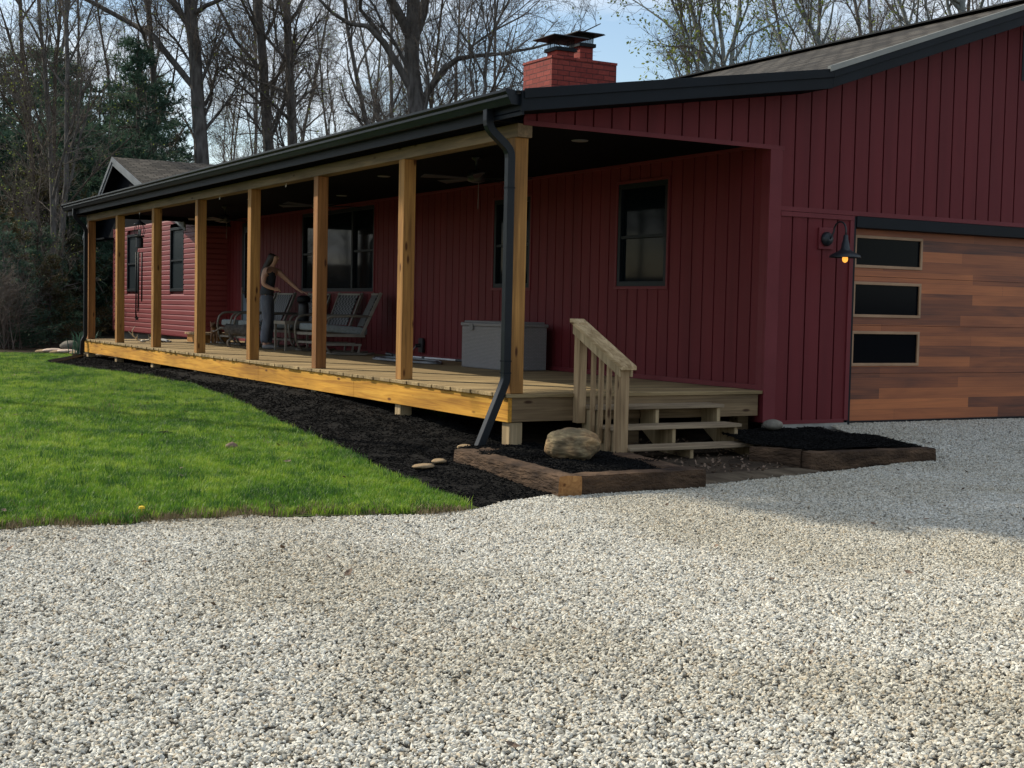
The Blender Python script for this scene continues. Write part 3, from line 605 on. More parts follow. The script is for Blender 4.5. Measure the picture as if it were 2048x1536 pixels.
mb.prism([(17.6, wz(17.6)-.11), (17.6, wz(17.6)-.002), (23.9, 4.358), (27.1, wz2(27.1)-.002), (27.1, wz2(27.1)-.11), (23.9, 4.24)], 'x', 2.06, 2.084)
mb.build('fascia', M['grayrake'], house)
mb = MB(); mb.prism([(17.75, wz(17.75)-.2), (23.9, 4.16), (27.05, wz2(27.05)-.1), (27.05, 2.38), (24.95, 2.38), (24.95, 2.62), (17.75, 2.62)][::1], 'x', XW+.0, XW+.05); mb.box(2.12, XW, 24.9, 27.05, 2.36, 2.40); mb.build('gable', M['ceil'], house)
# chimney
chim = MB(); chim.box(4.62, 5.80, 7.0, 7.86, 2.9, 4.62); chim.box(4.61, 5.81, 6.99, 7.87, 4.62, 4.655); ch = uvbox(chim.build('chimney', M['brick'], house))
for (x0, x1, y0, y1, zt, nm) in ((4.74, 5.04, 7.05, 7.35, 4.75, 0), (5.36, 5.60, 7.38, 7.62, 4.93, 1)):
    mb = MB(); mb.box(x0, x1, y0, y1, 4.65, zt); fl = mb.build('flue', M['brick'], ch); uvbox(fl)
    mb = MB(); mb.box(x0-.035, x1+.035, y0-.035, y1+.035, zt-.0, zt+.055)
    cx, cy = (x0+x1)/2, (y0+y1)/2; w = .33 if nm == 0 else .26; h = zt+.19
    mb.add([(cx-w, cy-w, h), (cx+w, cy-w, h), (cx+w, cy+w, h), (cx-w, cy+w, h), (cx-w*.93, cy-w*.93, h+.02), (cx+w*.93, cy-w*.93, h+.02), (cx+w*.93, cy+w*.93, h+.02), (cx-w*.93, cy+w*.93, h+.02), (cx, cy, h+.075)], [(3, 2, 1, 0), (0, 1, 5, 4), (1, 2, 6, 5), (2, 3, 7, 6), (3, 0, 4, 7), (4, 5, 8), (5, 6, 8), (6, 7, 8), (7, 4, 8)])
    cp = mb.build('chimney_cap', M['black'], ch)
    mb = MB()
    n = 12
    for k in range(n+1):
        f = k/n
        for (xa, ya_) in ((x0+(x1-x0)*f, y0), (x0+(x1-x0)*f, y1), (x0, y0+(y1-y0)*f), (x1, y0+(y1-y0)*f)): mb.bar((xa, ya_, zt+.05), (xa+.015, ya_+.0, h+.005), .005, .005)
    mb.build('mesh_screen', M['black'], ch)

# ------------------------------------------------------------------ porch
porch = empty('porch', (1.5, 8.7, -.45), 0, 'long covered porch with cedar posts, plank deck and black gutter along the red house', 'porch', absolute=True)
PY = [.02, 2.413, 4.901, 7.387, 9.876, 12.395, 14.923, 17.272]
ZB = 2.374
rng = random.Random(3)
for i, y in enumerate(PY):
    mb = MB(); mb.box(.03, .17, y, y+.14, .002, ZB); mb.build('post', M['post2'] if i in (2, 7) else M['post'], porch, bevel=.005)
    mb = MB(); mb.box(.03, .17, y, y+.14, -.72, -.27); mb.build('footing_post', M['pt'], porch, bevel=.004)
mb = MB(); mb.box(.028, .185, -.02, 17.45, ZB+.001, ZB+.125); mb.build('beam', M['beam'], porch, bevel=.004)
mb = MB(); y = -.022
while y < 17.42:
    j = rng.uniform(-.012, .008); mb.box(-.022+j, 3.035, y, y+.138, -.034, 0); y += .1452
mb.build('deck_boards', M['deck'], porch, bevel=.003)
mb = MB(); ys = [.0, 3.63, 6.93, 10.4, 13.9, 17.45]
for a, b in zip(ys[:-1], ys[1:]): mb.box(-.0-.0, .042, a+.0015, b-.0015, -.265, -.036)
mb.build('rim_board', M['fascia'], porch, bevel=.003)
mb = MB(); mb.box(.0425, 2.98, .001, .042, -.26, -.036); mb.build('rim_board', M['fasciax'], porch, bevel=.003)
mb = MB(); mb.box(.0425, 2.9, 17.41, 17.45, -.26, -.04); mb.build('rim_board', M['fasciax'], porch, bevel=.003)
mb = MB()
for x in (1.5, 2.9):
    mb.box(x, x+.14, .3, 17.2, -.26, -.04)
    for y in PY: mb.box(x, x+.14, y+.2, y+.34, -.7, -.26)
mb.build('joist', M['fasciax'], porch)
mb = MB(); mb.box(.19, D-.0, -.0, 17.5, 2.553, 2.60); mb.box(-.2, .185, .0, 17.5, 2.505, 2.53); mb.box(.19, 3.0, 17.47, 17.6, 2.47, 2.56); mb.box(.185, .2, -.02, 17.45, 2.5, 2.553)
mb.build('ceiling', M['ceil'], porch)
mb = MB(); mb.box(-.205, -.185, YN, YF, 2.50, 2.70); mb.box(-.19, 3.2, YF-.02, YF, 2.5, 2.72); mb.box(-.19, 3.2, 17.5, YF-.02, 2.505, 2.515); mb.build('fascia', M['black'], porch)
# soffit ribs
mb = MB(); y = .1
while y < 17.5: mb.box(-.185, .02, y, y+.012, 2.498, 2.505); y += .1
mb.build('soffit', M['ceil'], porch)
pr = roofmesh('porch_roof', [[(XE-.03, YF, ZE-.004), (XE-.03, YN+.02, ZE-.004), (XK, YN+.02, ZK), (XK, YF, ZK)]], .03, porch)
# K-style gutter
gp = [(-.206, 2.70), (-.206, 2.595), (-.285, 2.595), (-.305, 2.635), (-.318, 2.655), (-.318, 2.678), (-.345, 2.700), (-.345, 2.722), (-.332, 2.722), (-.332, 2.704), (-.308, 2.680), (-.225, 2.66)]
mb = MB(); mb.prism(gp, 'y', YN+.05, YF-.02); gut = mb.build('gutter', M['downsp'], porch)
for yy in (YN+.045, YF-.02):
    mb = MB(); mb.prism([(-.206, 2.71), (-.206, 2.59), (-.288, 2.59), (-.32, 2.65), (-.35, 2.70), (-.35, 2.728)], 'y', yy, yy+.005); mb.build('gutter_end_cap', M['downsp'], gut)
def downspout(path, w=.085):
    P = [Vector(p) for p in path]; Q = [P[0]]
    for i in range(1, len(P)-1):
        a = (P[i-1]-P[i]); b = (P[i+1]-P[i]); k = min(.07, a.length*.4, b.length*.4); pa = P[i]+a.normalized()*k; pb = P[i]+b.normalized()*k
        for t in (0, .33, .66, 1): Q.append(pa*(1-t)**2+P[i]*2*t*(1-t)+pb*t*t)
    Q.append(P[-1]); mb = MB(); mb.tube(Q, w*.62, 4, up=(0, 1, 0), rot=math.pi/4); return mb
mb = downspout([(-.255, .03, 2.60), (-.255, .03, 2.44), (-.018, .03, 2.25), (-.018, .03, .13), (-.05, .03, .05), (-.30, .01, -.50)]); 
for z in (2.47, 2.3, .16, .05, -.40): pass
mb.build('downspout', M['downsp'], porch, bevel=.006)
dsp = bpy.data.objects['downspout']
for zz in (.30, .19, 1.9):
    mb = MB(); mb.tube([(-.018, .03, zz), (-.018, .03, zz+.013)], .057, 4, up=(0, 1, 0), rot=math.pi/4); mb.build('strap', M['black'], dsp)
mb = downspout([(-.255, 17.25, 2.60), (-.255, 17.25, 2.44), (-.03, 17.25, 2.22), (-.03, 17.25, .06), (-.09, 17.25, -.04), (-.11, 17.25, -.34), (-.3, 16.9, -.36), (-1.2, 14.9, -.37)]); mb.build('downspout', M['downsp'], porch, bevel=.006)
M['whitehook'] = M['white']
for y in (13.6, 9.0, 6.2):
    mb = MB(); mb.tube([(.1, y, ZB), (.1, y, ZB-.03), (.1, y+.02, ZB-.045), (.1, y+.03, ZB-.03), (.1, y+.02, ZB-.02)], .004, 6); mb.build('hook', M['white'], porch)
M['lens'] = mat('light_lens', (.16, .16, .16), (.2, .2, .2), .4, (3, 3, 3), 3)
for x, y in ((1.41, 1.09), (1.46, 6.11), (2.3, 9.6), (1.46, 11.5)):
    mb = MB(); mb.lathe([(.085, 2.545), (.09, 2.555)], (x, y, 0), 20); mb.build('recessed_light', M['lens'], porch)

# ------------------------------------------------------------------ stairs
st = empty('wooden_steps', (1.5, -.5, -.5), 0, 'weathered wooden steps with three treads and a left handrail at the end of the deck', 'steps', absolute=True)
tz = [(-.11, 0.0, -.28), (-.28, -.28, -.56), (-.445, -.56, -.85)]
for z, y1, y0 in tz:
    mb = MB(); mb.box(.80, 2.32, y0, y0+.135, z-.035, z); mb.box(.80, 2.32, y0+.14, y0+.275, z-.035, z); mb.build('tread', M['tread'], st, bevel=.006)
for x in (.82, 1.50, 2.25):
    mb = MB(); mb.prism([(0, -.15), (-.255, -.15), (-.255, -.317), (-.535, -.317), (-.535, -.482), (-.82, -.482), (-.82, -.66), (-.50, -.66), (-.02, -.36), (0, -.33)], 'x', x, x+.038); mb.build('stringer', M['pt'], st)
mb = MB(); mb.box(.71, .80, -.092, -.003, -.28, .67); mb.build('newel_post', M['rail'], st, bevel=.005)
mb = MB(); mb.box(.71, .80, -.81, -.72, -.62, .285); mb.build('newel_post', M['rail'], st, bevel=.005)
def rz(y): return .70+.46*(y+.0)
for k in range(4):
    y = -.21-.135*k; mb = MB(); mb.box(.768, .806, y-.038, y, rz(y)-1.0+.02, rz(y)-.05); mb.build('baluster', M['rail'], st, bevel=.003)
mb = MB(); P = [(.672, .03), (.835, .03)]
a0, a1 = (.03, rz(.03)), (-.87, rz(-.87))
mb.hexa([(.672, a1[0], a1[1]-.038), (.835, a1[0], a1[1]-.038), (.835, a0[0], a0[1]-.038), (.672, a0[0], a0[1]-.038), (.672, a1[0], a1[1]), (.835, a1[0], a1[1]), (.835, a0[0], a0[1]), (.672, a0[0], a0[1])]); mb.build('handrail', M['railcap'], st, bevel=.005)
mb = MB(); a1 = (-.81, rz(-.81)-.04); a0 = (0, rz(0)-.04)
mb.hexa([(.69, a1[0], a1[1]-.09), (.709, a1[0], a1[1]-.09), (.709, a0[0], a0[1]-.09), (.69, a0[0], a0[1]-.09), (.69, a1[0], a1[1]), (.709, a1[0], a1[1]), (.709, a0[0], a0[1]), (.69, a0[0], a0[1])])
mb.hexa([(.807, a1[0], a1[1]-.09), (.835, a1[0], a1[1]-.09), (.835, a0[0], a0[1]-.09), (.807, a0[0], a0[1]-.09), (.807, a1[0], a1[1]), (.835, a1[0], a1[1]), (.835, a0[0], a0[1]), (.807, a0[0], a0[1])])
mb.build('rail', M['pt'], st, bevel=.003)

# ------------------------------------------------------------------ garden ties
def tie(name, a, b, w, z0, z1, label, end_mat=None, seed=0):
    a = Vector((*a, 0)); b = Vector((*b, 0)); L = (b-a).length; d = (b-a)/L; s = Vector((-d.y, d.x, 0)); n = max(6, int(L/.05)); rg = random.Random(seed)
    bm = bmesh.new(); rings = []
    prof = []
    m_ = 5
    for k in range(m_): prof.append((-1+2*k/(m_), -1))
    for k in range(m_): prof.append((1, -1+2*k/(m_)))
    for k in range(m_): prof.append((1-2*k/(m_), 1))
    for k in range(m_): prof.append((-1, 1-2*k/(m_)))
    for i in range(n+1):
        c = a+d*L*i/n; ring = []
        for (u, v) in prof:
            f = 1-.05*(abs(u)*abs(v))**4
            p = c+s*(u*f*w/2)+Vector((0, 0, (z0+z1)/2+v*f*(z1-z0)/2)); q = p*9; e = noise.noise(q)*.010+noise.noise(p*28)*.005
            nrm = (s*u+Vector((0, 0, v))); nrm.normalize(); ring.append(bm.verts.new(p+nrm*e))
        rings.append(ring)
    k = len(prof)
    for i in range(n):
        for j in range(k): bm.faces.new((rings[i][j], rings[i][(j+1) % k], rings[i+1][(j+1) % k], rings[i+1][j]))
    f0 = bm.faces.new(rings[0]); f1 = bm.faces.new(list(reversed(rings[-1])))
    bmesh.ops.recalc_face_normals(bm, faces=bm.faces)
    me = bpy.data.meshes.new(name); fi = (f0.index, f1.index); bm.faces.index_update(); i0 = f0.index; bm.to_mesh(me); bm.free()
    o = link(name, me, M['tie']); me.materials.append(M['tie_end'])
    if end_mat: me.polygons[i0].material_index = 1
    return tag(o, label, 'railroad tie', 'railroad ties edging the mulch beds')
tie('railroad_tie', (-.76, -2.32), (-.60, -.28), .20, -.635, -.46, 'long brown railroad tie with pale sawn end pointing at the gravel', True, 1)
tie('railroad_tie', (-.66, -2.205), (.55, -2.18), .20, -.635, -.463, 'dark railroad tie across the front of the boulder bed', None, 2)
tie('railroad_tie', (.42, -2.06), (.62, -.98), .20, -.635, -.466, 'short railroad tie between the boulder bed and the steps', None, 3)
tie('railroad_tie', (-.50, -.40), (.02, .05), .18, -.635, -.47, 'railroad tie at the downspout corner of the boulder bed', None, 4)
tie('railroad_tie', (2.05, -1.05), (2.32, -1.45), .19, -.65, -.44, 'short angled railroad tie right beside the lowest step', None, 5)
tie('railroad_tie', (2.26, -1.53), (3.78, -1.60), .19, -.65, -.455, 'long shaded railroad tie facing the gravel in front of the garage corner', None, 6)
tie('railroad_tie', (3.73, -1.49), (3.73, -.70), .19, -.62, -.46, 'railroad tie running back towards the garage door', None, 7)
M['dirt'] = mat('packed_dirt', (.06, .045, .03), (.16, .125, .085), 1, (9, 3, 9), 9, .5, None, (.3, .7), .1)
sheet('dirt', [(.56, -2.18), (.64, -1.75), (2.1, -1.62), (2.2, -1.86), (1.54, -2.02), (.92, -2.12)], .012, .15, M['dirt'])
# ------------------------------------------------------------------ rocks
def rock(name, c, s, m, label, cat='rock', seed=0, sub=4, amp=.12, rzv=0, group=None, bands=0, boxy=0):
    bm = bmesh.new(); bmesh.ops.create_icosphere(bm, subdivisions=sub, radius=1)
    off = Vector((seed*3.1, seed*1.7, 0)); Rm = Matrix.Rotation(rzv, 3, 'Z')
    for v in bm.verts:
        q = v.co.copy()
        if boxy: q = Vector([math.copysign(abs(t)**boxy, t) for t in q]); q /= max(1, q.length*.78)
        f = 1+amp*noise.noise(v.co*1.5+off)+amp*.4*noise.noise(v.co*4+off)+amp*.12*noise.noise(v.co*11+off)
        if bands: f += .012*math.sin(v.co.z*bands+1.5*noise.noise(v.co*2+off))
        v.co = Rm @ Vector((q.x*s[0]*f, q.y*s[1]*f, q.z*s[2]*f))
    me = bpy.data.meshes.new(name); bm.to_mesh(me); bm.free(); o = link(name, me, m, smooth=True); o.location = c; return tag(o, label, cat, group)
def boulder_mat():
    m = mat('banded_boulder', (.075, .055, .035), (.46, .36, .21), .85, (7, 7, 18), 10, .9, (16, 16, 60), (.28, .72), .25, c3=(.25, .19, .115), dist=1.2, bdist=.012)
    t = m.node_tree; b = t.nodes['Principled BSDF']; s = b.inputs['Base Color'].links[0].from_socket
    co = [n for n in t.nodes if n.type == 'TEX_COORD'][0]; n = N(t, 'ShaderNodeTexNoise'); n.inputs['Scale'].default_value = 5; n.inputs['Detail'].default_value = 5; t.links.new(co.outputs['Object'], n.inputs['Vector'])
    r = N(t, 'ShaderNodeValToRGB'); r.color_ramp.elements[0].position = .42; r.color_ramp.elements[0].color = (.80, .80, .74, 1); r.color_ramp.elements[1].position = .62; r.color_ramp.elements[1].color = (1.2, .98, .78, 1)
    t.links.new(n.outputs['Fac'], r.inputs[0]); mm = N(t, 'ShaderNodeMixRGB', blend_type='MULTIPLY'); mm.inputs[0].default_value = 1; t.links.new(s, mm.inputs[1]); t.links.new(r.outputs[0], mm.inputs[2]); t.links.new(mm.outputs[0], b.inputs['Base Color']); return m
M['boulder'] = boulder_mat()
rock('boulder', (.01, -1.12, -.37), (.24, .19, .145), M['boulder'], 'big rounded banded boulder sitting in the mulch bed beside the steps', 'boulder', 2, 5, .16, R(-12), boxy=.9)
M['rock'] = mat('fieldstone', (.12, .11, .09), (.27, .24, .19), .9, (9, 9, 9), 8, .5, None, (.3, .7), .3)
M['flag'] = mat('flagstone', (.20, .135, .07), (.36, .26, .15), .9, (7, 7, 7), 8, .4, None, (.3, .7), .3)
rock('rock', (2.95, -.28, -.33), (.11, .09, .055), M['rock'], 'smooth oval tan stone against the red garage corner', 'rock', 5, 3, .06)
rock('flagstone', (-1.22, -.72, -.545), (.12, .07, .022), M['flag'], 'flat tan flagstone lying lowest in the mulch', 'stone', 6, 3, .15, .3, 'flat stones under the downspout')
rock('flagstone', (-.96, -.50, -.535), (.09, .06, .022), M['flag'], 'flat tan flagstone next to the end of the long railroad tie', 'stone', 7, 3, .15, .7, 'flat stones under the downspout')
rock('rock', (-.36, .16, -.50), (.08, .07, .03), M['flag'], 'pinkish flat stone directly behind the downspout outlet', 'stone', 8, 3, .12, .2)
rock('rock', (.30, 20.2, -.24), (.22, .2, .12), M['rock'], 'round gray rock on the stone border beyond the far end of the porch', 'rock', 9, 3, .08)
rgk = random.Random(12); M['flag2'] = mat('pink_flagstone', (.40, .30, .23), (.6, .47, .38), .9, (7, 7, 7), 8, .4)
for k in range(9):
    f = k/8; rock('border_stone', (-.28+f*.95+rgk.uniform(-.05, .05), 20.1-f*1.9, -.36+.03*(k % 2)), (.24, .17, .05), M['flag2'] if k % 2 else M['flag'], 'flat tan stone in the low border at the far lawn corner', 'stone', 30+k, 2, .2, rgk.uniform(0, 3), 'flat stones edging the far lawn corner')
M['plasticbox'] = mat('taupe_resin', (.125, .12, .12), (.155, .15, .15), .55, (60, 60, 60), 3, .3)
# ------------------------------------------------------------------ trees
def bark_mat(name, c1, c2, m_rough=.95):
    return mat(name, c1, c2, m_rough, (9, 9, 2.2), 8, .9, (22, 22, 4), (.3, .7), .15, bdist=.03)
M['bark'] = bark_mat('gray_bark', (.065, .058, .052), (.19, .175, .16))
M['bark2'] = bark_mat('brown_bark', (.05, .038, .03), (.14, .11, .085))
M['palebark'] = bark_mat('pale_bark', (.13, .14, .13), (.33, .35, .33))
M['twig'] = mat('twigs', (.095, .08, .068), (.19, .16, .135), .95, (2, 2, 2), 3, spec=.1)
M['twig2'] = mat('pale_twigs', (.10, .085, .07), (.19, .165, .14), .95, (2, 2, 2), 3, spec=.1)
def leafy(name, c1, c2, tr=.4, sc=(1.2, 1.2, 1.2)):
    m = mat(name, c1, c2, .7, sc, 4, spec=.2, ramp=(.35, .65)); t = m.node_tree; b = t.nodes['Principled BSDF']; tt = N(t, 'ShaderNodeBsdfTranslucent')
    t.links.new(b.inputs['Base Color'].links[0].from_socket, tt.inputs['Color']); mx = N(t, 'ShaderNodeMixShader'); mx.inputs[0].default_value = tr
    t.links.new(b.outputs[0], mx.inputs[1]); t.links.new(tt.outputs[0], mx.inputs[2]); t.links.new(mx.outputs[0], t.nodes['Material Output'].inputs[0]); return m
M['bud'] = leafy('spring_buds', (.16, .20, .04), (.30, .36, .08))
M['needle'] = leafy('pine_needles', (.038, .078, .056), (.10, .17, .11), .25, (.9, .9, .9))
M['needle2'] = leafy('brown_tinged_needles', (.030, .060, .028), (.14, .095, .042), .25, (.8, .8, .8))
M['brush'] = leafy('dead_brush_leaves', (.07, .055, .035), (.13, .095, .055), .3)
class TB:
    """tree builder: collects tubes of any level into two meshes and leaf quads into a third"""
    def __init__(s, seed): s.r = np.random.RandomState(seed); s.big = MB(); s.small = MB(); s.leaf = MB(); s.tips = []
    def tube(s, mb, P, rad, n):
        o = len(mb.v); m = len(P)
        up = np.array([.31, .17, .93])
        for i in range(m):
            d = P[min(i+1, m-1)]-P[max(i-1, 0)]; d = d/(np.linalg.norm(d)+1e-9); x = np.cross(d, up); l = np.linalg.norm(x)
            if l < .1: x = np.cross(d, [1., 0, 0]); l = np.linalg.norm(x)
            x /= l; y = np.cross(d, x)
            for k in range(n):
                t = 6.28318*k/n; q = P[i]+(x*math.cos(t)+y*math.sin(t))*rad[i]; mb.v.append((q[0], q[1], q[2]))
        for i in range(m-1):
            for k in range(n): a = o+i*n+k; b = o+i*n+(k+1) % n; mb.f.append((a, b, b+n, a+n))
    def limb(s, p, d, L, r0, r1, n, jit, trop):
        P = [np.array(p, float)]; d = np.array(d, float); d /= np.linalg.norm(d)
        for i in range(n):
            d = d+s.r.normal(0, jit, 3)+np.array([0, 0, trop]); d /= np.linalg.norm(d); P.append(P[-1]+d*L/n)
        rad = np.linspace(r0, r1, n+1); return P, rad
    def branch(s, p, d, L, r, lvl, mx, cfg):
        n = [9, 6, 5, 3, 2][min(lvl, 4)]
        P, rad = s.limb(p, d, L, r, r*cfg['taper'][min(lvl, 3)], n, cfg['jit'][min(lvl, 4)], cfg['trop'][min(lvl, 4)])
        s.tube(s.big if lvl <= 1 else s.small, P, rad, [9, 6, 4, 3, 3][min(lvl, 4)]); s.kids(P, rad, L, lvl, mx, cfg)
    def kids(s, P, rad, L, lvl, mx, cfg, start=None, cnt=None):
        if lvl >= mx:
            s.tips.append(P[-1]); s.tips.append(P[len(P)//2]); return
        c = cnt or cfg['cnt'][lvl]; st = cfg['start'][lvl] if start is None else start; n = len(P)-1
        for k in range(c):
            f = st+(1-st)*(k+s.r.rand())/c; u = f*n; i = min(int(u), n-1); w = u-i; q = P[i]*(1-w)+P[i+1]*w; rr = rad[i]*(1-w)+rad[i+1]*w
            d0 = P[i+1]-P[i]; d0 = d0/np.linalg.norm(d0); a = s.r.uniform(0, 6.283); ang = s.r.uniform(*cfg['ang'][lvl])
            x = np.cross(d0, [.3, .2, .93]); x /= np.linalg.norm(x)+1e-9; y = np.cross(d0, x); dd = d0*math.cos(ang)+(x*math.cos(a)+y*math.sin(a))*math.sin(ang)
            l2 = cfg['len'][lvl]*(1-.55*f if lvl == 0 else 1-.35*f)*s.r.uniform(.65, 1.25)
            s.branch(q, dd, l2, max(min(rr*.62, cfg['rmax'][lvl]), cfg['rmin']), lvl+1, mx, cfg)
    def leaves(s, n, size):
        if not s.tips: return
        for _ in range(n):
            t = s.tips[s.r.randint(len(s.tips))]+s.r.normal(0, .06, 3); a, b = s.r.normal(0, 1, 3), s.r.normal(0, 1, 3); a /= np.linalg.norm(a); b -= a*a.dot(b); b /= np.linalg.norm(b); z = size*s.r.uniform(.6, 1.4)
            s.leaf.add([tuple(t), tuple(t+a*z*.5+b*z*.3), tuple(t+a*z), tuple(t+a*z*.5-b*z*.3)], [(0, 1, 2, 3)])
    def finish(s, name, loc, mats, label, cat, group=None, rz=0):
        root = empty(name, loc, rz, label, cat, group)
        if s.big.v: s.big.build('trunk', mats[0], root, smooth=True, fixn=False)
        if s.small.v: s.small.build('crown', mats[1], root, fixn=False)
        if s.leaf.v: s.leaf.build('foliage', mats[2], root, fixn=False)
        return root
CFG = dict(taper=[.35, .35, .4, .5], jit=[.05, .13, .17, .2, .25], trop=[.03, .07, .05, .03, .02], cnt=[17, 9, 8, 5], start=[.22, .2, .12, .1], ang=[(.45, .95), (.4, .95), (.4, 1.0), (.4, 1.1)], len=[4.2, 1.7, .75, .4], rmax=[.06, .022, .009, .006], rmin=.0045)
def px(pxx, pyy, depth):
    d = F+R2*((pxx-1024)/2745.067)-U2*((pyy-768)/2745.067); return CAM+d*depth
# named trees whose limbs are traced: (depth, trunk list of (px, py, width px), limbs)
def traced(name, label, depth, limbs, seed, mats, buds=0, cfg=CFG, group=None, base_px=None):
    tb = TB(seed); b0 = limbs[0][0]; base = px(b0[0], b0[1], depth); base.z = ground_z(base.x, base.y)-.1; loc = Vector(base)
    rr = random.Random(seed)
    for li, l in enumerate(limbs):
        pts = []; dd = depth
        sgn = rr.choice((-1, 1))
        for i, q in enumerate(l):
            w = px(q[0], q[1], depth + (sgn*.35*i*rr.uniform(.5, 1.2) if li > 0 else 0)); pts.append((np.array(w-loc), q[2]*depth/2745.067/2))
        if li == 0: pts = [(np.array((0., 0., 0.)), pts[0][1]*1.15)]+[p for p in pts if p[0][2] > .5]
        # densify
        P = []; Rr = []
        for (a, ra), (b, rb) in zip(pts[:-1], pts[1:]):
            n = max(1, int(np.linalg.norm(b-a)/.5))
            for k in range(n): P.append(a+(b-a)*k/n+(tb.r.normal(0, .02, 3) if k else 0)); Rr.append(ra+(rb-ra)*k/n)
        # extend upward beyond the traced part
        d = pts[-1][0]-pts[-2][0]; d /= np.linalg.norm(d); r0 = pts[-1][1]; ext = 9 if r0 > .09 else 4.5
        Q, qr = tb.limb(pts[-1][0], d, ext*min(1, r0/.06), r0, r0*.25, 9, .08, .05); P += Q; Rr += list(qr)
        tb.tube(tb.big, P, Rr, 9 if li < 2 else 7)
        L = sum(np.linalg.norm(P[i+1]-P[i]) for i in range(len(P)-1))
        tb.kids(P, Rr, L, 0 if li == 0 else 1, 4, cfg, start=.35 if li == 0 else .12, cnt=max(5, int(L*(1.1 if li == 0 else 1.7))))
    if buds: tb.leaves(buds, .085)
    return tb.finish(name, loc, mats, label, 'tree', group)
C2 = dict(CFG); C2['len'] = [3.2, 1.5, .7, .4]
BK = (M['bark'], M['twig'], M['bud'])
traced('bare_tree', 'tall gray trunk rising right behind the shingled wing roof', 44, [[(404, 330, 30), (399, 250, 28), (392, 150, 26), (384, 60, 25), (378, -10, 24)], [(388, 175, 13), (352, 130, 13), (310, 75, 12), (250, 40, 10), (185, 5, 9)], [(374, 45, 15), (352, 12, 13), (330, -12, 12)], [(384, 30, 10), (410, 12, 9), (440, 0, 8)]], 11, BK, 500)
traced('bare_tree', 'straight dark trunk left of the twin trunk behind the porch roof', 46, [[(540, 320, 21), (532, 220, 20), (524, 100, 18), (518, -10, 16)], [(530, 150, 9), (505, 120, 8), (470, 80, 7), (440, 20, 6)]], 12, BK, 300)
traced('bare_tree', 'dark forked trunk behind the porch roof between two slimmer ones', 45, [[(586, 310, 18), (582, 200, 17), (576, 90, 16), (573, -10, 14)], [(578, 45, 9), (594, 25, 8), (610, -8, 7)], [(580, 130, 6), (556, 100, 5), (548, 30, 4)]], 13, BK, 300)
traced('oak_tree', 'massive rugged forked oak with spreading crooked limbs behind the roof', 40, [[(840, 250, 38), (832, 200, 34), (824, 140, 31), (824, 85, 30)], [(826, 90, 19), (808, 50, 18), (790, 15, 17), (778, -15, 16)], [(828, 85, 17), (842, 40, 16), (850, -10, 15)], [(822, 178, 16), (796, 130, 15), (768, 85, 14), (735, 52, 10), (700, 48, 8), (668, 28, 7), (640, 0, 6)], [(768, 85, 10), (738, 40, 9), (720, 18, 8), (722, -8, 7)], [(842, 205, 15), (866, 168, 14), (892, 135, 13), (915, 118, 11), (944, 113, 8)], [(940, 113, 6), (938, 80, 5), (937, 60, 4)]], 14, BK, 250)
traced('bare_tree', 'slim crooked tree with arching limb just left of the brick chimney', 38, [[(945, 225, 9), (968, 190, 8), (972, 172, 7.5), (968, 150, 7), (975, 112, 7)], [(975, 112, 5), (1000, 108, 4), (1020, 125, 4), (1038, 142, 3)], [(975, 112, 6), (988, 60, 5), (996, 0, 4)], [(940, 95, 5), (1000, 55, 4), (1045, 32, 3)], [(972, 172, 3), (1005, 178, 2.5), (1030, 172, 2)]], 15, BK, 60)
PK = (M['palebark'], M['twig2'], M['bud'])
C3 = dict(CFG); C3['cnt'] = [12, 7, 6, 4]; C3['trop'] = [.03, .1, .08, .05, .02]
def stemmy(label, lim, seed, buds, depth=34): return traced('budding_tree', label, depth, lim, seed, PK, buds, C3)
stemmy('pale multi stemmed tree with green buds right of the chimney', [[(1418, 150, 11), (1405, 100, 10), (1390, 50, 8), (1378, -5, 7)], [(1412, 130, 6), (1370, 80, 5), (1325, 40, 4), (1290, 15, 3)], [(1420, 150, 8), (1432, 90, 7), (1425, 30, 6), (1430, -5, 5)]], 16, 3500)
stemmy('pale trunk leaning apart in the green budded clump over the roof', [[(1448, 148, 10), (1446, 100, 9), (1440, 50, 8), (1436, -5, 7)], [(1462, 140, 10), (1466, 90, 9), (1476, 40, 8), (1480, -5, 7)], [(1468, 120, 6), (1500, 70, 5), (1540, 50, 4), (1590, 20, 3)]], 17, 3500)
stemmy('thin pale tree leaning left above the roof ridge', [[(1645, 92, 8), (1625, 60, 7), (1600, 20, 6), (1588, -5, 6)], [(1645, 90, 5), (1660, 50, 4), (1668, 0, 3)], [(1574, 112, 7), (1555, 70, 6), (1535, 40, 5), (1530, 0, 4)]], 18, 1600, 38)
stemmy('pale upright trunk showing at the top of the garage roof ridge', [[(1924, 26, 14), (1924, 5, 13), (1922, -30, 12)], [(1920, 5, 7), (1895, -10, 6)]], 19, 800, 36)
stemmy('bare pale tree with several thin stems behind the ridge', [[(1815, 55, 9), (1808, 25, 8), (1795, -5, 7)], [(1812, 45, 6), (1780, 15, 5), (1770, -5, 4)], [(1818, 50, 5), (1825, 20, 4), (1840, -5, 3)]], 20, 700, 40)
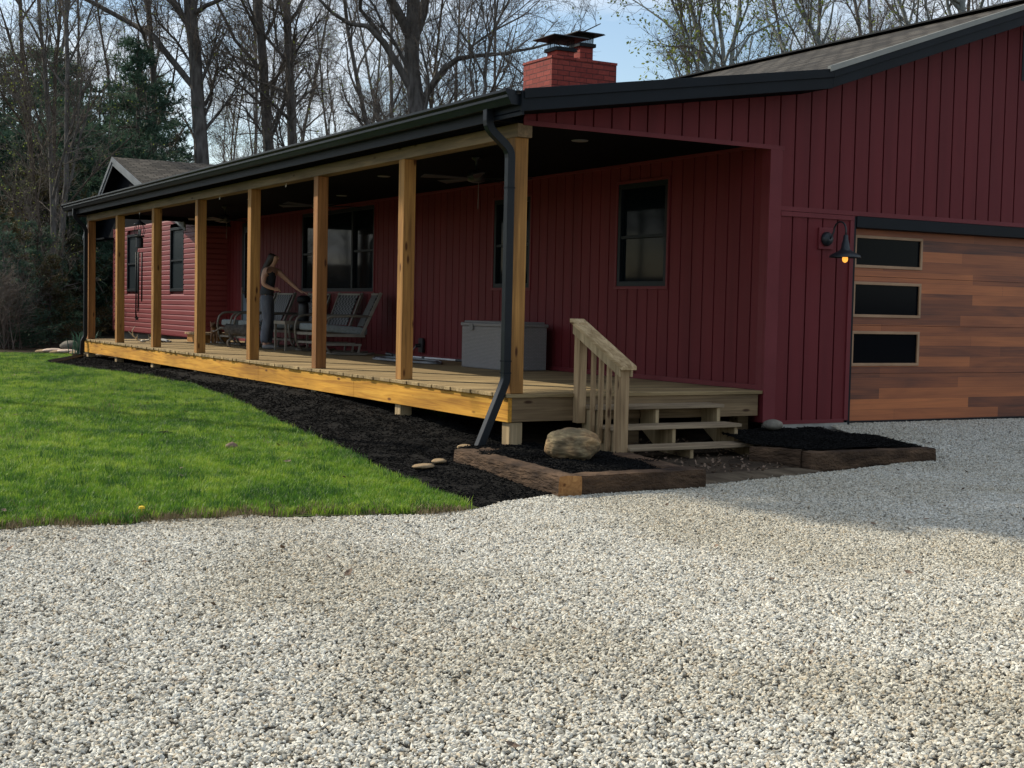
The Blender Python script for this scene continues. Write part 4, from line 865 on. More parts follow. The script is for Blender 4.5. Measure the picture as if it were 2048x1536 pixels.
# generic forest trees
protos = []
rg = random.Random(99)
for k in range(7):
    tb = TB(200+k); c = dict(CFG); h = [15, 17, 13, 18, 14, 16, 12][k]; c['cnt'] = [[15, 7, 6, 4], [12, 8, 6, 4], [16, 6, 6, 4], [13, 7, 6, 4], [18, 7, 6, 3], [11, 8, 7, 4], [16, 7, 6, 3]][k]; c['start'] = [[.12, .3, .1, .25, .08, .2, .05][k], .2, .12, .1]; c['ang'] = [(.3, .8), (.35, .9), (.4, 1.0), (.4, 1.1)]
    c['len'] = [[3.6, 4.2, 3.0, 4.4, 3.0, 4.5, 2.6][k], 1.6, .75, .42]; tb.branch((0, 0, -.2), (tb.r.normal(0, .04), tb.r.normal(0, .04), 1), h, [.10, .13, .07, .14, .065, .11, .06][k], 0, 4, c)
    tb.leaves([350, 60, 900, 0, 1100, 150, 700][k], .06)
    protos.append(tb)
GL = 'bare trees of the woods behind the house'
roots = []
for k, tb in enumerate(protos):
    r = tb.finish('bare_tree', (0, 0, 0), (M['bark'] if k % 2 else M['bark2'], M['twig'] if k % 3 else M['twig2'], M['bud']), 'slender bare tree among many in the woods behind the house', 'tree', GL); roots.append(r)
CH = {}
def rebuild():
    CH.clear()
    for o in bpy.data.objects: CH.setdefault(o.name, [])
    for o in bpy.data.objects:
        if o.parent: CH[o.parent.name].append(o)
rebuild()
def at_px(pxx, depth):
    w = px(pxx, 600, depth); return w.x, w.y
spots = []
for i in range(17):      # first row, nearer
    spots.append((rg.uniform(-60, 2100), rg.uniform(43, 56)))
for i in range(58): spots.append((rg.uniform(-150, 2200), rg.uniform(60, 105)))
for i in range(5): spots.append((rg.uniform(78, 130), rg.uniform(38, 44)))
used = set()
def place(k, x, y, s, rzv):
    if k not in used: used.add(k); o = roots[k]
    else: o = copy_tree(roots[k], None, CH)
    o.location = (x, y, ground_z(x, y)-.15); o.scale = (s, s, s*rg.uniform(.9, 1.15)); o.rotation_euler = (rg.gauss(0, .03), rg.gauss(0, .03), rzv); return o
for i, (pxx, dep) in enumerate(spots):
    x, y = at_px(pxx, dep); k = i % 7
    if pxx > 1050 and pxx < 1230 and dep < 60: continue
    if pxx < 75 and dep < 62: continue
    place(k, x, y, rg.uniform(.75, 1.15)*(.9 if pxx > 980 and pxx < 1300 else 1)*(.72 if 1050 < pxx < 1300 else 1), rg.uniform(0, 6.28))
# woods to the left of the frame and across the drive, seen in window glass and from the side
for i in range(48):
    a = R(rg.uniform(-75, 6)); d = rg.uniform(46, 75); o = place(i % 7, CAM.x+d*math.sin(a), CAM.y+d*math.cos(a), rg.uniform(.7, 1.0), rg.uniform(0, 6.28))
for i in range(26):
    a = R(rg.uniform(100, 260)); d = rg.uniform(22, 45); o = place(i % 7, CAM.x+d*math.sin(a), CAM.y+d*math.cos(a), rg.uniform(.8, 1.1), rg.uniform(0, 6.28))
# conifers
def pine(seed, h, w, m, label, loc, start=.08, tuft=.16, dens=1.0, leanless=True):
    tb = TB(seed); r = tb.r; P, rad = tb.limb((0, 0, -.2), (0, 0, 1), h, h*.016+.03, .015, 12, .015, .03); tb.tube(tb.big, P, rad, 7)
    nl = int(h*3.4)
    for i in range(nl):
        f = start+(1-start)*i/nl; u = f*12; j = min(int(u), 11); q = P[j]+(P[min(j+1, 12)]-P[j])*(u-j)
        for _ in range(r.randint(3, 6)):
            a = r.uniform(0, 6.283); L = w*(1-f)**.75*r.uniform(.55, 1.15)+.25
            B, br = tb.limb(q, (math.cos(a), math.sin(a), r.uniform(-.12, .35)), L, .012+.012*L, .006, 5, .09, .05); tb.tube(tb.small, B, br, 3)
            nt = int((L*9+4)*dens)
            for _ in range(nt):
                g = r.uniform(.25, 1)*5; jj = min(int(g), 4); c = B[jj]+(B[jj+1]-B[jj])*(g-jj)+r.normal(0, .10+.08*L/2, 3)*np.array([1, 1, .45])
                for _ in range(5):
                    d = r.normal(0, 1, 3)+np.array([math.cos(a), math.sin(a), .4]); d /= np.linalg.norm(d); x = np.cross(d, r.normal(0, 1, 3)); x /= np.linalg.norm(x); l = tuft*r.uniform(.7, 1.3)
                    tb.leaf.add([tuple(c-x*.022), tuple(c+x*.022), tuple(c+d*l)], [(0, 1, 2)])
    loc = (loc[0], loc[1], ground_z(*loc)); return tb.finish('pine_tree', loc, (M['bark'], M['twig'], m), label, 'tree')
PG = 'dark green pines at the left edge of the woods'
pr_ = [pine(301, 9.6, 3.4, M['needle'], 'tall dark green pine in the evergreen clump left of and behind the wing roof', at_px(262, 44), .05, .22, 1.7),
       pine(302, 6.8, 3.2, M['needle'], 'broad dark green pine with branches down to the ground in the evergreen clump', at_px(60, 46), .0, .20, 1.8),
       pine(303, 5.6, 2.7, M['needle2'], 'brown tinged evergreen standing between the green pines', at_px(120, 42), .03, .17, 1.7)]
for q in pr_: q['group'] = PG
rebuild()
for k, pxx, dep, sc_ in ((0, 345, 50, .78), (0, 15, 52, 1.05), (0, 190, 50, .9), (1, 205, 50, .85), (1, 100, 44, 1.0), (1, 150, 49, 1.15), (1, 20, 44, .95), (1, -45, 45, 1.1), (2, 45, 43, .95), (2, 170, 49, .9), (1, 85, 39, .5), (2, 130, 42, .55), (1, 10, 33, .42), (1, 50, 37, .5), (1, -40, 35, .55), (2, 100, 36, .42), (1, 160, 44, .6), (1, 215, 50, .8), (0, 110, 54, 1.1), (1, 235, 48, 1.0), (2, 5, 36, .6), (1, -110, 46, 1.1), (1, 60, 58, 1.6), (0, 300, 54, 1.0)):
    o = copy_tree(pr_[k], None, CH); x, y = at_px(pxx, dep); o.location = (x, y, ground_z(x, y)); o.scale = (sc_, sc_, sc_); o.rotation_euler = (0, 0, rg.uniform(0, 6.28))
# undergrowth shrubs
shp = []
for k in range(3):
    tb = TB(400+k)
    for _ in range(16):
        a = tb.r.uniform(0, 6.283); c = dict(CFG); c['cnt'] = [7, 5, 4, 3]; c['len'] = [1.0, .55, .35, .3]; c['start'] = [.15, .15, .1, .1]; c['rmin'] = .004
        tb.branch((tb.r.normal(0, .35), tb.r.normal(0, .35), -.05), (math.cos(a)*.35, math.sin(a)*.35, 1), tb.r.uniform(1.6, 3.4), .014, 0, 3, c)
    tb.leaves([250, 450, 120][k], .055); tb.small.v += []; 
    r_ = tb.finish('bare_shrub', (0, 0, 0), (M['twig'], M['twig2'] if k == 1 else M['twig'], (M['brush'], M['bud'], M['brush'])[k]), 'tangled bare shrub in the undergrowth at the edge of the woods', 'shrub', 'shrubs in the undergrowth'); shp.append(r_)
rebuild(); us = set()
for i in range(60):
    pxx = rg.uniform(-260, 240) if i < 30 else rg.uniform(250, 2100); dep = (rg.uniform(29.5, 42) if pxx < 110 else rg.uniform(46, 54))
    if i >= 46 and pxx > 240: dep = rg.uniform(40, 58)
    x, y = at_px(pxx, dep); k = i % 3
    if k not in us: us.add(k); o = shp[k]
    else: o = copy_tree(shp[k], None, CH)
    s = rg.uniform(.5, .95) if i < 30 else rg.uniform(.8, 1.3); o.location = (x, y, ground_z(x, y)); o.scale = (s, s, s); o.rotation_euler = (0, 0, rg.uniform(0, 6.28))
# broad tree outside the frame to the left; its crown shades the drive by the garage
def shade_tree():
    tb = TB(500); c = dict(CFG); c['cnt'] = [8, 5, 4, 2]; c['start'] = [.62, .2, .1, .1]; c['len'] = [3.4, 1.6, .8, .4]
    tb.branch((0, 0, -.2), (0, 0, 1), 19, .10, 0, 3, c); r = tb.r
    for _ in range(5200):
        d = r.normal(0, 1, 3); d /= np.linalg.norm(d); t = np.array([0, 0, 16.5])+d*np.array([2.4, 2.7, 2.8])*r.uniform(.3, 1)**.4
        a, b = r.normal(0, 1, 3), r.normal(0, 1, 3); a /= np.linalg.norm(a); b -= a*a.dot(b); b /= np.linalg.norm(b); z = .34*r.uniform(.6, 1.4)
        tb.leaf.add([tuple(t), tuple(t+a*z*.5+b*z*.3), tuple(t+a*z), tuple(t+a*z*.5-b*z*.3)], [(0, 1, 2, 3)])
    tx, ty = 3.3, -4.3; z0 = 16.5+.6; tb.finish('evergreen_tree', (tx+SUN.x/SUN.z*z0, ty+SUN.y/SUN.z*z0, -.4), (M['bark'], M['twig'], M['needle']), 'tall high crowned evergreen standing left of the lawn outside the picture', 'tree')
shade_tree()
# ------------------------------------------------------------------ wall lamp
lx, lz = 3.80, 1.60
lamp = empty('wall_lamp', (lx, -.04, lz), 0, 'black gooseneck barn lamp with glowing bulb beside the garage door', 'wall lamp', absolute=True)
mb = MB(); mb.box(3.70, 3.90, -.045, -.02, 1.49, 1.72); mb.build('mounting_block', M['redtrim'], lamp, bevel=.006)
M['iron'] = mat('lamp_iron', (.008, .012, .016), (.014, .02, .025), .45, (5, 5, 5), 3)
mb = MB(); mb.lathe([(.0, -.0), (.075, .0), (.075, -.02), (.06, -.045), (.03, -.06), (0, -.062)], (lx, -.045, lz), 24, 'y'); mb.build('wall_plate', M['iron'], lamp, smooth=True)
arc = []
for k in range(15):
    t = math.pi*k/14; arc.append((lx+.03+.0*k, -.20-.105*-math.cos(t)*1 if False else -.215+.09*math.cos(t), 1.68+.095*math.sin(t)))
path = [(lx, -.10, lz), (lx+.008, -.115, lz+.02)]+arc+[(lx+.03, -.305, 1.60)]
mb = MB(); mb.tube(path, .0095, 10); mb.build('gooseneck_arm', M['iron'], lamp, smooth=True)
cx, cy = lx+.03, -.305
mb = MB(); mb.lathe([(.012, 1.64), (.024, 1.63), (.028, 1.58), (.032, 1.578), (.032, 1.565), (.036, 1.562), (.036, 1.55), (.04, 1.545), (.045, 1.50), (.055, 1.478), (.10, 1.452), (.155, 1.425), (.165, 1.40), (.163, 1.398), (.15, 1.42), (.095, 1.447), (.05, 1.47), (.035, 1.48)], (cx, cy, 0), 28)
mb.build('lamp_shade', M['iron'], lamp, smooth=True)
M['bulb'] = bpy.data.materials.new('amber_bulb'); M['bulb'].use_nodes = True; b = M['bulb'].node_tree.nodes['Principled BSDF']; b.inputs['Base Color'].default_value = (.5, .3, .08, 1); b.inputs['Emission Color'].default_value = (1, .42, .06, 1); b.inputs['Emission Strength'].default_value = 1.3
mb = MB(); mb.lathe([(.012, 1.45), (.018, 1.43), (.028, 1.40), (.03, 1.38), (.024, 1.36), (.008, 1.348), (0, 1.347)], (cx, cy, 0), 16); mb.build('bulb', M['bulb'], lamp, smooth=True)
# ------------------------------------------------------------------ ceiling fans
def fan(x, y, rot, label):
    f = empty('ceiling_fan', (x, y, 2.553), 0, label, 'ceiling fan', 'dark ceiling fans on the porch ceiling', absolute=True)
    mb = MB(); mb.lathe([(.06, 2.553), (.06, 2.53), (.015, 2.50), (.015, 2.40), (.09, 2.38), (.11, 2.33), (.10, 2.27), (.05, 2.25)], (x, y, 0), 20); mb.build('motor', M['dark'], f, smooth=True)
    for k in range(5):
        a = rot+2*math.pi*k/5; d = Vector((math.cos(a), math.sin(a), 0)); s = Vector((-d.y, d.x, .18)); c = Vector((x, y, 2.30))
        P = [c+d*.10-s*.03, c+d*.66-s*.07, c+d*.66+s*.07, c+d*.10+s*.03]; mb = MB(); mb.hexa([p-Vector((0, 0, .006)) for p in P]+P); mb.build('blade', M['dark'], f)
    mb = MB(); mb.tube([(x+.03, y, 2.25), (x+.03, y, 1.95)], .003, 5); mb.build('pull_chain', M['aframe'], f)
    return f
fan(1.30, 3.15, .5, 'dark ceiling fan over the deck nearest the steps'); fan(1.55, 8.7, 1.0, 'dark ceiling fan over the middle of the deck'); fan(1.6, 13.4, .2, 'dark ceiling fan over the far end of the deck')
# ------------------------------------------------------------------ deck box
bx_ = empty('deck_storage_box', (2.5, 4.7, 0), 0, 'taupe woven pattern resin storage box against the red wall', 'storage box', absolute=True)
def boxmat():
    m = bpy.data.materials.new('taupe_weave'); m.use_nodes = True; t = m.node_tree; b = t.nodes['Principled BSDF']; b.inputs['Roughness'].default_value = .6; b.inputs['Base Color'].default_value = (.25, .24, .24, 1)
    uv = N(t, 'ShaderNodeUVMap'); br = N(t, 'ShaderNodeTexBrick'); br.inputs['Scale'].default_value = 1; br.inputs['Brick Width'].default_value = .05; br.inputs['Row Height'].default_value = .018; br.inputs['Mortar Size'].default_value = .003; br.inputs['Mortar Smooth'].default_value = 1
    br.inputs['Color1'].default_value = (.28, .265, .26, 1); br.inputs['Color2'].default_value = (.25, .24, .235, 1); br.inputs['Mortar'].default_value = (.13, .125, .12, 1); t.links.new(uv.outputs[0], br.inputs['Vector']); t.links.new(br.outputs['Color'], b.inputs['Base Color'])
    bp = N(t, 'ShaderNodeBump'); bp.invert = True; bp.inputs['Distance'].default_value = .006; t.links.new(br.outputs['Fac'], bp.inputs['Height']); t.links.new(bp.outputs[0], b.inputs['Normal']); return m
M['weavebox'] = boxmat()
mb = MB(); mb.box(2.26, 2.90, 4.12, 5.27, .004, .555); uvbox(mb.build('box_body', M['weavebox'], bx_, bevel=.012))
mb = MB(); mb.box(2.245, 2.915, 4.105, 5.285, .556, .60); mb.box(2.28, 2.88, 4.14, 5.25, .60, .625); ld = uvbox(mb.build('lid', M['weavebox'], bx_, bevel=.012))
mb = MB(); mb.box(2.236, 2.244, 4.92, 5.02, .50, .585); mb.build('latch', M['plasticbox'], bx_, bevel=.002)
mb = MB(); mb.box(2.40, 2.50, 4.096, 4.104, .50, .575); mb.build('latch', M['plasticbox'], bx_, bevel=.002)
# ------------------------------------------------------------------ outlet, hose, pole
ob = empty('outlet_box', (D-.03, 8.05, .2), 0, 'black outdoor outlet cover with a plugged cord on the red wall', 'outlet', absolute=True)
mb = MB(); mb.box(D-.06, D-.023, 7.98, 8.12, .09, .31); mb.build('cover', M['dark'], ob, bevel=.008)
mb = MB(); mb.lathe([(.03, 0), (.03, -.05), (.015, -.08)], (0, 0, 0), 12); 
pl = MB(); pl.tube([(D-.06, 8.05, .20), (D-.13, 8.07, .19)], .03, 10); pl.build('plug', M['dark'], ob)
pl = MB(); pl.tube([(D-.12, 8.07, .19), (D-.17, 8.09, .12), (D-.2, 8.12, .03), (D-.3, 8.0, .012), (D-.5, 7.6, .012)], .008, 7); pl.build('cord', M['hose'], ob)
mb = MB(); pts = []
for k in range(150):
    t = k/149*2*math.pi*2.6; rr_ = 1+.12*math.sin(t*.37+1); pts.append((2.22+.30*math.cos(t)*rr_, 6.85+.95*math.sin(t)*rr_-.08*math.cos(3*t), .014+.012*(k/149)+.008*abs(math.sin(t*1.3))))
mb.tube(pts, .013, 7); tag(mb.build('garden_hose', M['hose'], smooth=True), 'gray garden hose loosely coiled on the deck between box and chairs', 'hose')
pk = empty('telescopic_pole', (2.5, 7, .05), 0, 'white pole with black grips lying on the deck by the wall', 'pole', absolute=True)
mb = MB(); mb.tube([(2.50, 7.70, .05), (2.56, 7.05, .05)], .012, 8); mb.tube([(2.56, 7.02, .05), (2.64, 6.15, .05)], .014, 8); mb.build('tube', M['white'], pk)
mb = MB(); mb.tube([(2.48, 7.95, .05), (2.50, 7.71, .05)], .022, 8); mb.tube([(2.64, 6.15, .05), (2.68, 5.65, .05)], .02, 8); mb.tube([(2.556, 7.06, .05), (2.562, 7.0, .05)], .022, 8); mb.build('grip', M['dark'], pk)
mb = MB(); mb.tube([(2.46, 8.12, .06), (2.5, 8.0, .05), (2.47, 7.9, .04)], .03, 8); mb.build('clamp', M['dark'], pk)
# ------------------------------------------------------------------ patio seats
def weave():
    m = bpy.data.materials.new('black_wicker'); m.use_nodes = True; t = m.node_tree; b = t.nodes['Principled BSDF']; b.inputs['Roughness'].default_value = .5
    co = N(t, 'ShaderNodeTexCoord'); mp = N(t, 'ShaderNodeMapping'); mp.inputs['Scale'].default_value = (24, 24, 24); t.links.new(co.outputs['Object'], mp.inputs[0]); ck = N(t, 'ShaderNodeTexChecker'); ck.inputs['Scale'].default_value = 1
    ck.inputs['Color1'].default_value = (.13, .125, .12, 1); ck.inputs['Color2'].default_value = (.012, .012, .012, 1); t.links.new(mp.outputs[0], ck.inputs['Vector']); t.links.new(ck.outputs['Color'], b.inputs['Base Color'])
    return m
M['wicker'] = weave()
def chair(loc, rz, label):
    """glider chair facing local -x; y is its width"""
    c = empty('patio_chair', loc, rz, label, 'chair', 'wicker backed patio chairs on the deck')
    mb = MB(); mb.box(-.34, .32, -.29, .29, .34, .46); o = mb.build('cushion', M['cushion'], c, bevel=.035); o.rotation_euler.y = R(4)
    P = [(.26, .44), (.30, .44), (.56, .99), (.52, .99)]; mb = MB(); mb.prism([(.27, .46), (.295, .46), (.53, .97), (.505, .97)], 'y', -.25, .25); mb.build('backrest', M['wicker'], c)
    for s in (-1, 1):
        mb = MB(); y = s*.31
        mb.bar((.24, y, .30), (.555, y, 1.0), .035, .045); mb.build('back_rail', M['aframe'], c, bevel=.004)
        mb = MB(); pts = [(.02+.30*0, y, .62)]
        pts = [(.40, y, .62), (.10, y, .62), (-.20, y, .61)]+[(-.20-.16*math.sin(t), y, .45+.16*math.cos(t)) for t in (.5, 1.0, 1.57)]+[(-.37, y, .36), (-.345, y, .20), (-.30, y, .10), (-.22, y, .03)]
        mb.tube(pts, .02, 8); mb.build('arm', M['aframe'], c, smooth=True)
        mb = MB(); mb.box(-.34, .30, y-.015, y+.015, .29, .335); mb.box(-.32, .25, y-.013, y+.013, .15, .185); mb.build('side_rail', M['aframe'], c)
        mb = MB(); mb.tube([(-.34, y, .035), (-.1, y, .018), (.3, y, .018), (.46, y, .04)], .018, 8); mb.build('base_rail', M['aframe'], c, smooth=True)
        mb = MB(); mb.bar((.22, y, .15), (.20, y, .02), .02, .03); mb.build('leg', M['aframe'], c)
    mb = MB(); mb.box(-.35, -.32, -.31, .31, .29, .335); mb.box(-.33, -.305, -.31, .31, .15, .185); mb.box(.50, .53, -.31, .31, .96, .99); mb.build('cross_rail', M['aframe'], c)
    return c
chair((2.25, 9.35, .002), R(-14), 'patio chair nearest the storage box with its back rail in profile')
chair((2.35, 10.4, .002), R(14), 'patio chair with black wicker back under the big window')
chair((2.45, 12.0, .002), R(16), 'patio chair behind the side table and black canister')
chair((2.15, 13.0, .002), R(8), 'patio chair behind the standing woman')
chair((2.1, 13.85, .002), R(4), 'patio chair farthest along the deck next to the gray dog')
# side table and canister
tb_ = empty('side_table', (2.1, 11.0, .002), R(0), 'low taupe metal side table with a dark top on the deck', 'table')
mb = MB(); mb.box(-.30, .30, -.26, .26, .47, .50); mb.build('tabletop', M['black'], tb_, bevel=.004)
mb = MB(); mb.box(-.31, .31, -.275, -.262, .45, .505); mb.box(-.31, .31, .262, .275, .45, .505); mb.box(-.315, -.302, -.275, .275, .45, .505); mb.box(.302, .315, -.275, .275, .45, .505); mb.build('rim', M['aframe'], tb_)
for x in (-.29, .29):
    for y in (-.25, .25): mb = MB(); mb.box(x-.016, x+.016, y-.016, y+.016, 0, .46); mb.build('leg', M['aframe'], tb_)
mb = MB(); mb.box(-.29, .29, -.262, -.238, .02, .05); mb.box(-.29, .29, .238, .262, .02, .05); mb.build('stretcher', M['aframe'], tb_)
cn = empty('canister', (2.26, 11.12, .502), 0, 'black lidded canister lantern standing on the side table under the woman\'s hand', 'canister')
mb = MB(); mb.lathe([(.085, 0), (.095, .02), (.09, .26), (.075, .32)], (0, 0, 0), 20); mb.build('body', M['dark'], cn, smooth=True)
mb = MB(); mb.lathe([(.10, .32), (.115, .335), (.115, .40), (.10, .42), (.05, .44), (0, .445)], (0, 0, 0), 20); mb.build('lid', M['black'], cn, smooth=True)
mb = MB(); mb.tube([(.10, 0, .36)]+[(.10+.09*math.sin(t), 0, .36-.12*(1-math.cos(t))) for t in (.6, 1.2, 1.9, 2.6)]+[(.095, 0, .10)], .008, 7); mb.build('handle', M['dark'], cn, smooth=True)
# ------------------------------------------------------------------ wood step, cloth, antler, chime
ws = empty('step_stool', (1.9, 15.6, 0), 0, 'low brown wooden step platform on the deck by the dark corner', 'step', absolute=True)
mb = MB(); mb.box(1.66, 2.5, 15.1, 16.1, .15, .19); mb.build('top', M['rail'], ws, bevel=.004)
mb = MB(); mb.box(1.70, 1.74, 15.15, 16.05, .003, .149); mb.box(1.74, 2.3, 15.15, 15.19, .003, .149); mb.build('side_board', M['post'], ws)
M['cloth'] = mat('pale_cloth', (.3, .3, .3), (.4, .4, .4), .9, (8, 8, 8), 4, .5)
o = rock('cloth', (1.05, 15.6, .03), (.14, .42, .035), M['cloth'], 'crumpled pale cloth lying on the deck behind the fourth post', 'cloth', 60, 3, .35)
an = MB()
def antl(sx): an.tube([(0.0, 0, .02), (sx*.10, .05, .04), (sx*.19, .02, .12), (sx*.20, -.02, .22), (sx*.15, -.03, .30)], [.02, .017, .014, .010, .004], 7); an.tube([(sx*.12, .04, .06), (sx*.10, -.06, .15)], [.012, .003], 6); an.tube([(sx*.19, .02, .12), (sx*.27, .0, .20)], [.011, .003], 6)
antl(1); antl(-1); an.lathe([(.05, 0), (.06, .03), (.02, .05)], (0, 0, 0), 10)
o = an.build('antlers', M['bone'], smooth=True); o.location = (.62, 15.3, .003); o.rotation_euler.z = R(-20); tag(o, 'pale deer antlers lying on the far deck between two posts', 'antlers')
wc = empty('wind_chime', (.1, 13.6, ZB), 0, 'long black wind chime with a lantern top hanging from the porch beam', 'wind chime', absolute=True)
X, Y = .1, 13.6
mb = MB(); mb.tube([(X, Y, ZB-.03), (X, Y, 2.20)], .003, 5); mb.lathe([(.012, 2.24), (.03, 2.21), (.09, 2.17), (.115, 2.145), (.07, 2.14)], (X, Y, 0), 16); mb.build('roof', M['dark'], wc, smooth=True)
mb = MB()
for k in range(6):
    a = k*math.pi/3; mb.tube([(X+.07*math.cos(a), Y+.07*math.sin(a), 2.14), (X+.10*math.cos(a), Y+.10*math.sin(a), 2.05), (X+.07*math.cos(a), Y+.07*math.sin(a), 1.95)], .006, 5)
mb.lathe([(.07, 1.955), (.09, 1.945), (.085, 1.93), (.05, 1.92), (.065, 1.90), (.065, 1.74), (.05, 1.73)], (X, Y, 0), 16); mb.build('lantern_cage', M['dark'], wc)
mb = MB(); mb.lathe([(.02, 1.955), (.03, 1.99), (.025, 2.04), (.005, 2.07)], (X, Y, 0), 12); mb.build('candle', M['cloth'], wc, smooth=True)
for k, L in enumerate((.98, 1.18, 1.30, 1.08, .9)):
    a = k*2*math.pi/5+.4; x, y = X+.055*math.cos(a), Y+.055*math.sin(a); mb = MB(); mb.tube([(x, y, 1.66), (x, y, 1.66-L*.9)], .013, 8); mb.build('chime_tube', M['black'], wc, smooth=True)
mb = MB(); mb.tube([(X, Y, 1.74), (X, Y, .55)], .002, 4)
st_ = [(0, .06)]
pts = []
for k in range(10): r_ = .06 if k % 2 == 0 else .025; t = math.pi/2+k*math.pi/5; pts.append((X+r_*math.cos(t)*.87-.04, .48+r_*math.sin(t)))
mb.prism(pts, 'y', Y-.004, Y+.004); mb.build('star_clapper', M['dark'], wc)
# ------------------------------------------------------------------ figures
def skin(name, chains, m, parent, sub=1, smooth=True):
    K = 1.18
    """chains: list of lists of (x, y, z, r[, ry]); joints closer than 1 mm are shared"""
    V, Rr, E = [], [], []
    def vid(p):
        for i, q in enumerate(V):
            if (Vector(q)-Vector(p[:3])).length < 1e-3: return i
        V.append(p[:3]); Rr.append((p[3]*K, (p[4] if len(p) > 4 else p[3])*K)); return len(V)-1
    for c in chains:
        ids = [vid(p) for p in c]
        for a, b in zip(ids[:-1], ids[1:]):
            if a != b: E.append((a, b))
    me = bpy.data.meshes.new(name); me.from_pydata(V, E, []); me.update(); o = bpy.data.objects.new(name, me); COL.objects.link(o); me.materials.append(m)
    if parent: o.parent = parent
    sk = o.modifiers.new('skin', 'SKIN'); sk.use_smooth_shade = True; sk.branch_smoothing = .3
    if not me.skin_vertices: 
        pass
    for i, r in enumerate(Rr): me.skin_vertices[0].data[i].radius = r; me.skin_vertices[0].data[i].use_root = (i == 0)
    if sub: s = o.modifiers.new('sub', 'SUBSURF'); s.levels = sub; s.render_levels = sub
    return o
wm = empty('person', (1.85, 11.85, .002), R(-19.9), 'woman with long dark hair, navy tank top and gray jeans reaching towards the canister', 'person')
pel = (0, 0, .93, .10, .075); Y_ = lambda c: -c
body = [[pel, (.03, 0, 1.06, .085, .065), (.07, 0, 1.24, .105, .07), (.08, 0, 1.36, .10, .065), (.085, 0, 1.43, .048), (.115, 0, 1.50, .046), (.14, 0, 1.575, .082, .075), (.145, 0, 1.64, .07, .068)],
        [(.08, 0, 1.36, .10, .065), (-.01, -.13, 1.37, .055), (-.045, -.17, 1.24, .045), (-.05, -.20, 1.12, .036), (.05, -.20, 1.07, .031), (.13, -.19, 1.04, .024), (.19, -.18, 1.03, .022)],
        [(.08, 0, 1.36, .10, .065), (.19, .08, 1.36, .053), (.29, .06, 1.27, .042), (.38, .04, 1.19, .035), (.48, .02, 1.10, .030), (.56, .0, 1.035, .022), (.62, -.005, 1.01, .024, .014)],
        [pel, (.0, -.085, .84, .085), (.03, -.09, .50, .058), (-.02, -.09, .12, .038), (-.02, -.09, .06, .04), (.10, -.10, .035, .035)],
        [pel, (.04, .085, .84, .085), (.07, .09, .50, .058), (.04, .09, .12, .038), (.04, .09, .06, .04), (.16, .09, .035, .035)]]
for k in range(4):   # five fingers of each hand
    y = -.027+.016*k; l = (.055, .066, .062, .048)[k]; body.append([(.62, -.005, 1.01, .024, .014), (.655, y, 1.0, .0095), (.655+l*.55, y*1.2, .988, .0085), (.655+l, y*1.3, .966, .007)])
    body.append([(.19, -.18, 1.03, .022), (.225, -.20+.015*k, 1.03, .0095), (.245, -.19+.013*k, 1.01, .0085), (.225, -.18+.013*k, .995, .007)])
body.append([(.56, .0, 1.035, .022), (.60, -.045, 1.00, .010), (.635, -.055, .985, .008)]); body.append([(.13, -.19, 1.04, .024), (.17, -.19, 1.065, .010), (.205, -.185, 1.06, .008)])
skin('body', body, M['skin'], wm)
face = MB(); 
skin('hair', [[(.12, .0, 1.66, .075, .07), (.10, 0, 1.60, .085, .08), (.055, 0, 1.53, .065, .06), (.0, .0, 1.44, .06, .05), (-.06, .0, 1.35, .045, .035), (-.09, .0, 1.24, .025)]], M['hair'], wm)
# nose, eyes and mouth are part of the head
hd = MB(); hd.lathe([(.0, .0), (.014, .004), (.010, .028), (0, .04)], (.208, -.045, 1.562), 8); hd.build('nose', M['skin'], wm, smooth=True)
for e in (-.075, -.02):
    hd = MB(); hd.lathe([(0, -.006), (.009, 0), (0, .006)], (.205 if e > -.05 else .175, e, 1.592), 8); hd.build('eye', M['hair'], wm)
M['lip'] = mat('lips', (.28, .10, .08), (.3, .12, .1), .5, (9, 9, 9), 2); hd = MB(); hd.lathe([(0, -.004), (.014, 0), (0, .004)], (.193, -.045, 1.54), 8); hd.build('mouth', M['lip'], wm)
skin('tank_top', [[(.0, 0, .90, .15, .115), (.01, 0, .99, .15, .115), (.03, 0, 1.08, .125, .097), (.07, 0, 1.24, .15, .105), (.08, 0, 1.345, .112, .08)], [(.08, 0, 1.345, .112, .08), (.035, -.075, 1.405, .028), (.03, -.07, 1.42, .02)], [(.08, 0, 1.345, .112, .08), (.14, .05, 1.405, .028), (.145, .05, 1.42, .02)]], M['top'], wm)
skin('jeans', [[(0.01, 0, 1.0, .13, .10), (0, 0, .92, .148, .115), (.0, -.085, .80, .095), (.03, -.09, .50, .075), (-.01, -.09, .30, .075), (-.02, -.09, .09, .07)], [(0, 0, .92, .148, .115), (.04, .085, .80, .095), (.07, .09, .50, .075), (.05, .09, .30, .072), (.04, .09, .09, .068)]], M['jeans'], wm)
for (x, y) in ((-.02, -.09), (.04, .09)): skin('shoe', [[(x-.05, y, .045, .045, .04), (x+.05, y-.005, .045, .046, .042), (x+.15, y-.01, .035, .043, .03), (x+.20, y-.012, .03, .03, .022)]], M['shoe'], wm)
mb = MB(); mb.tube([(.548, .004, 1.045), (.560, .002, 1.036)], .029, 12); mb.build('wristband', M['dark'], wm)
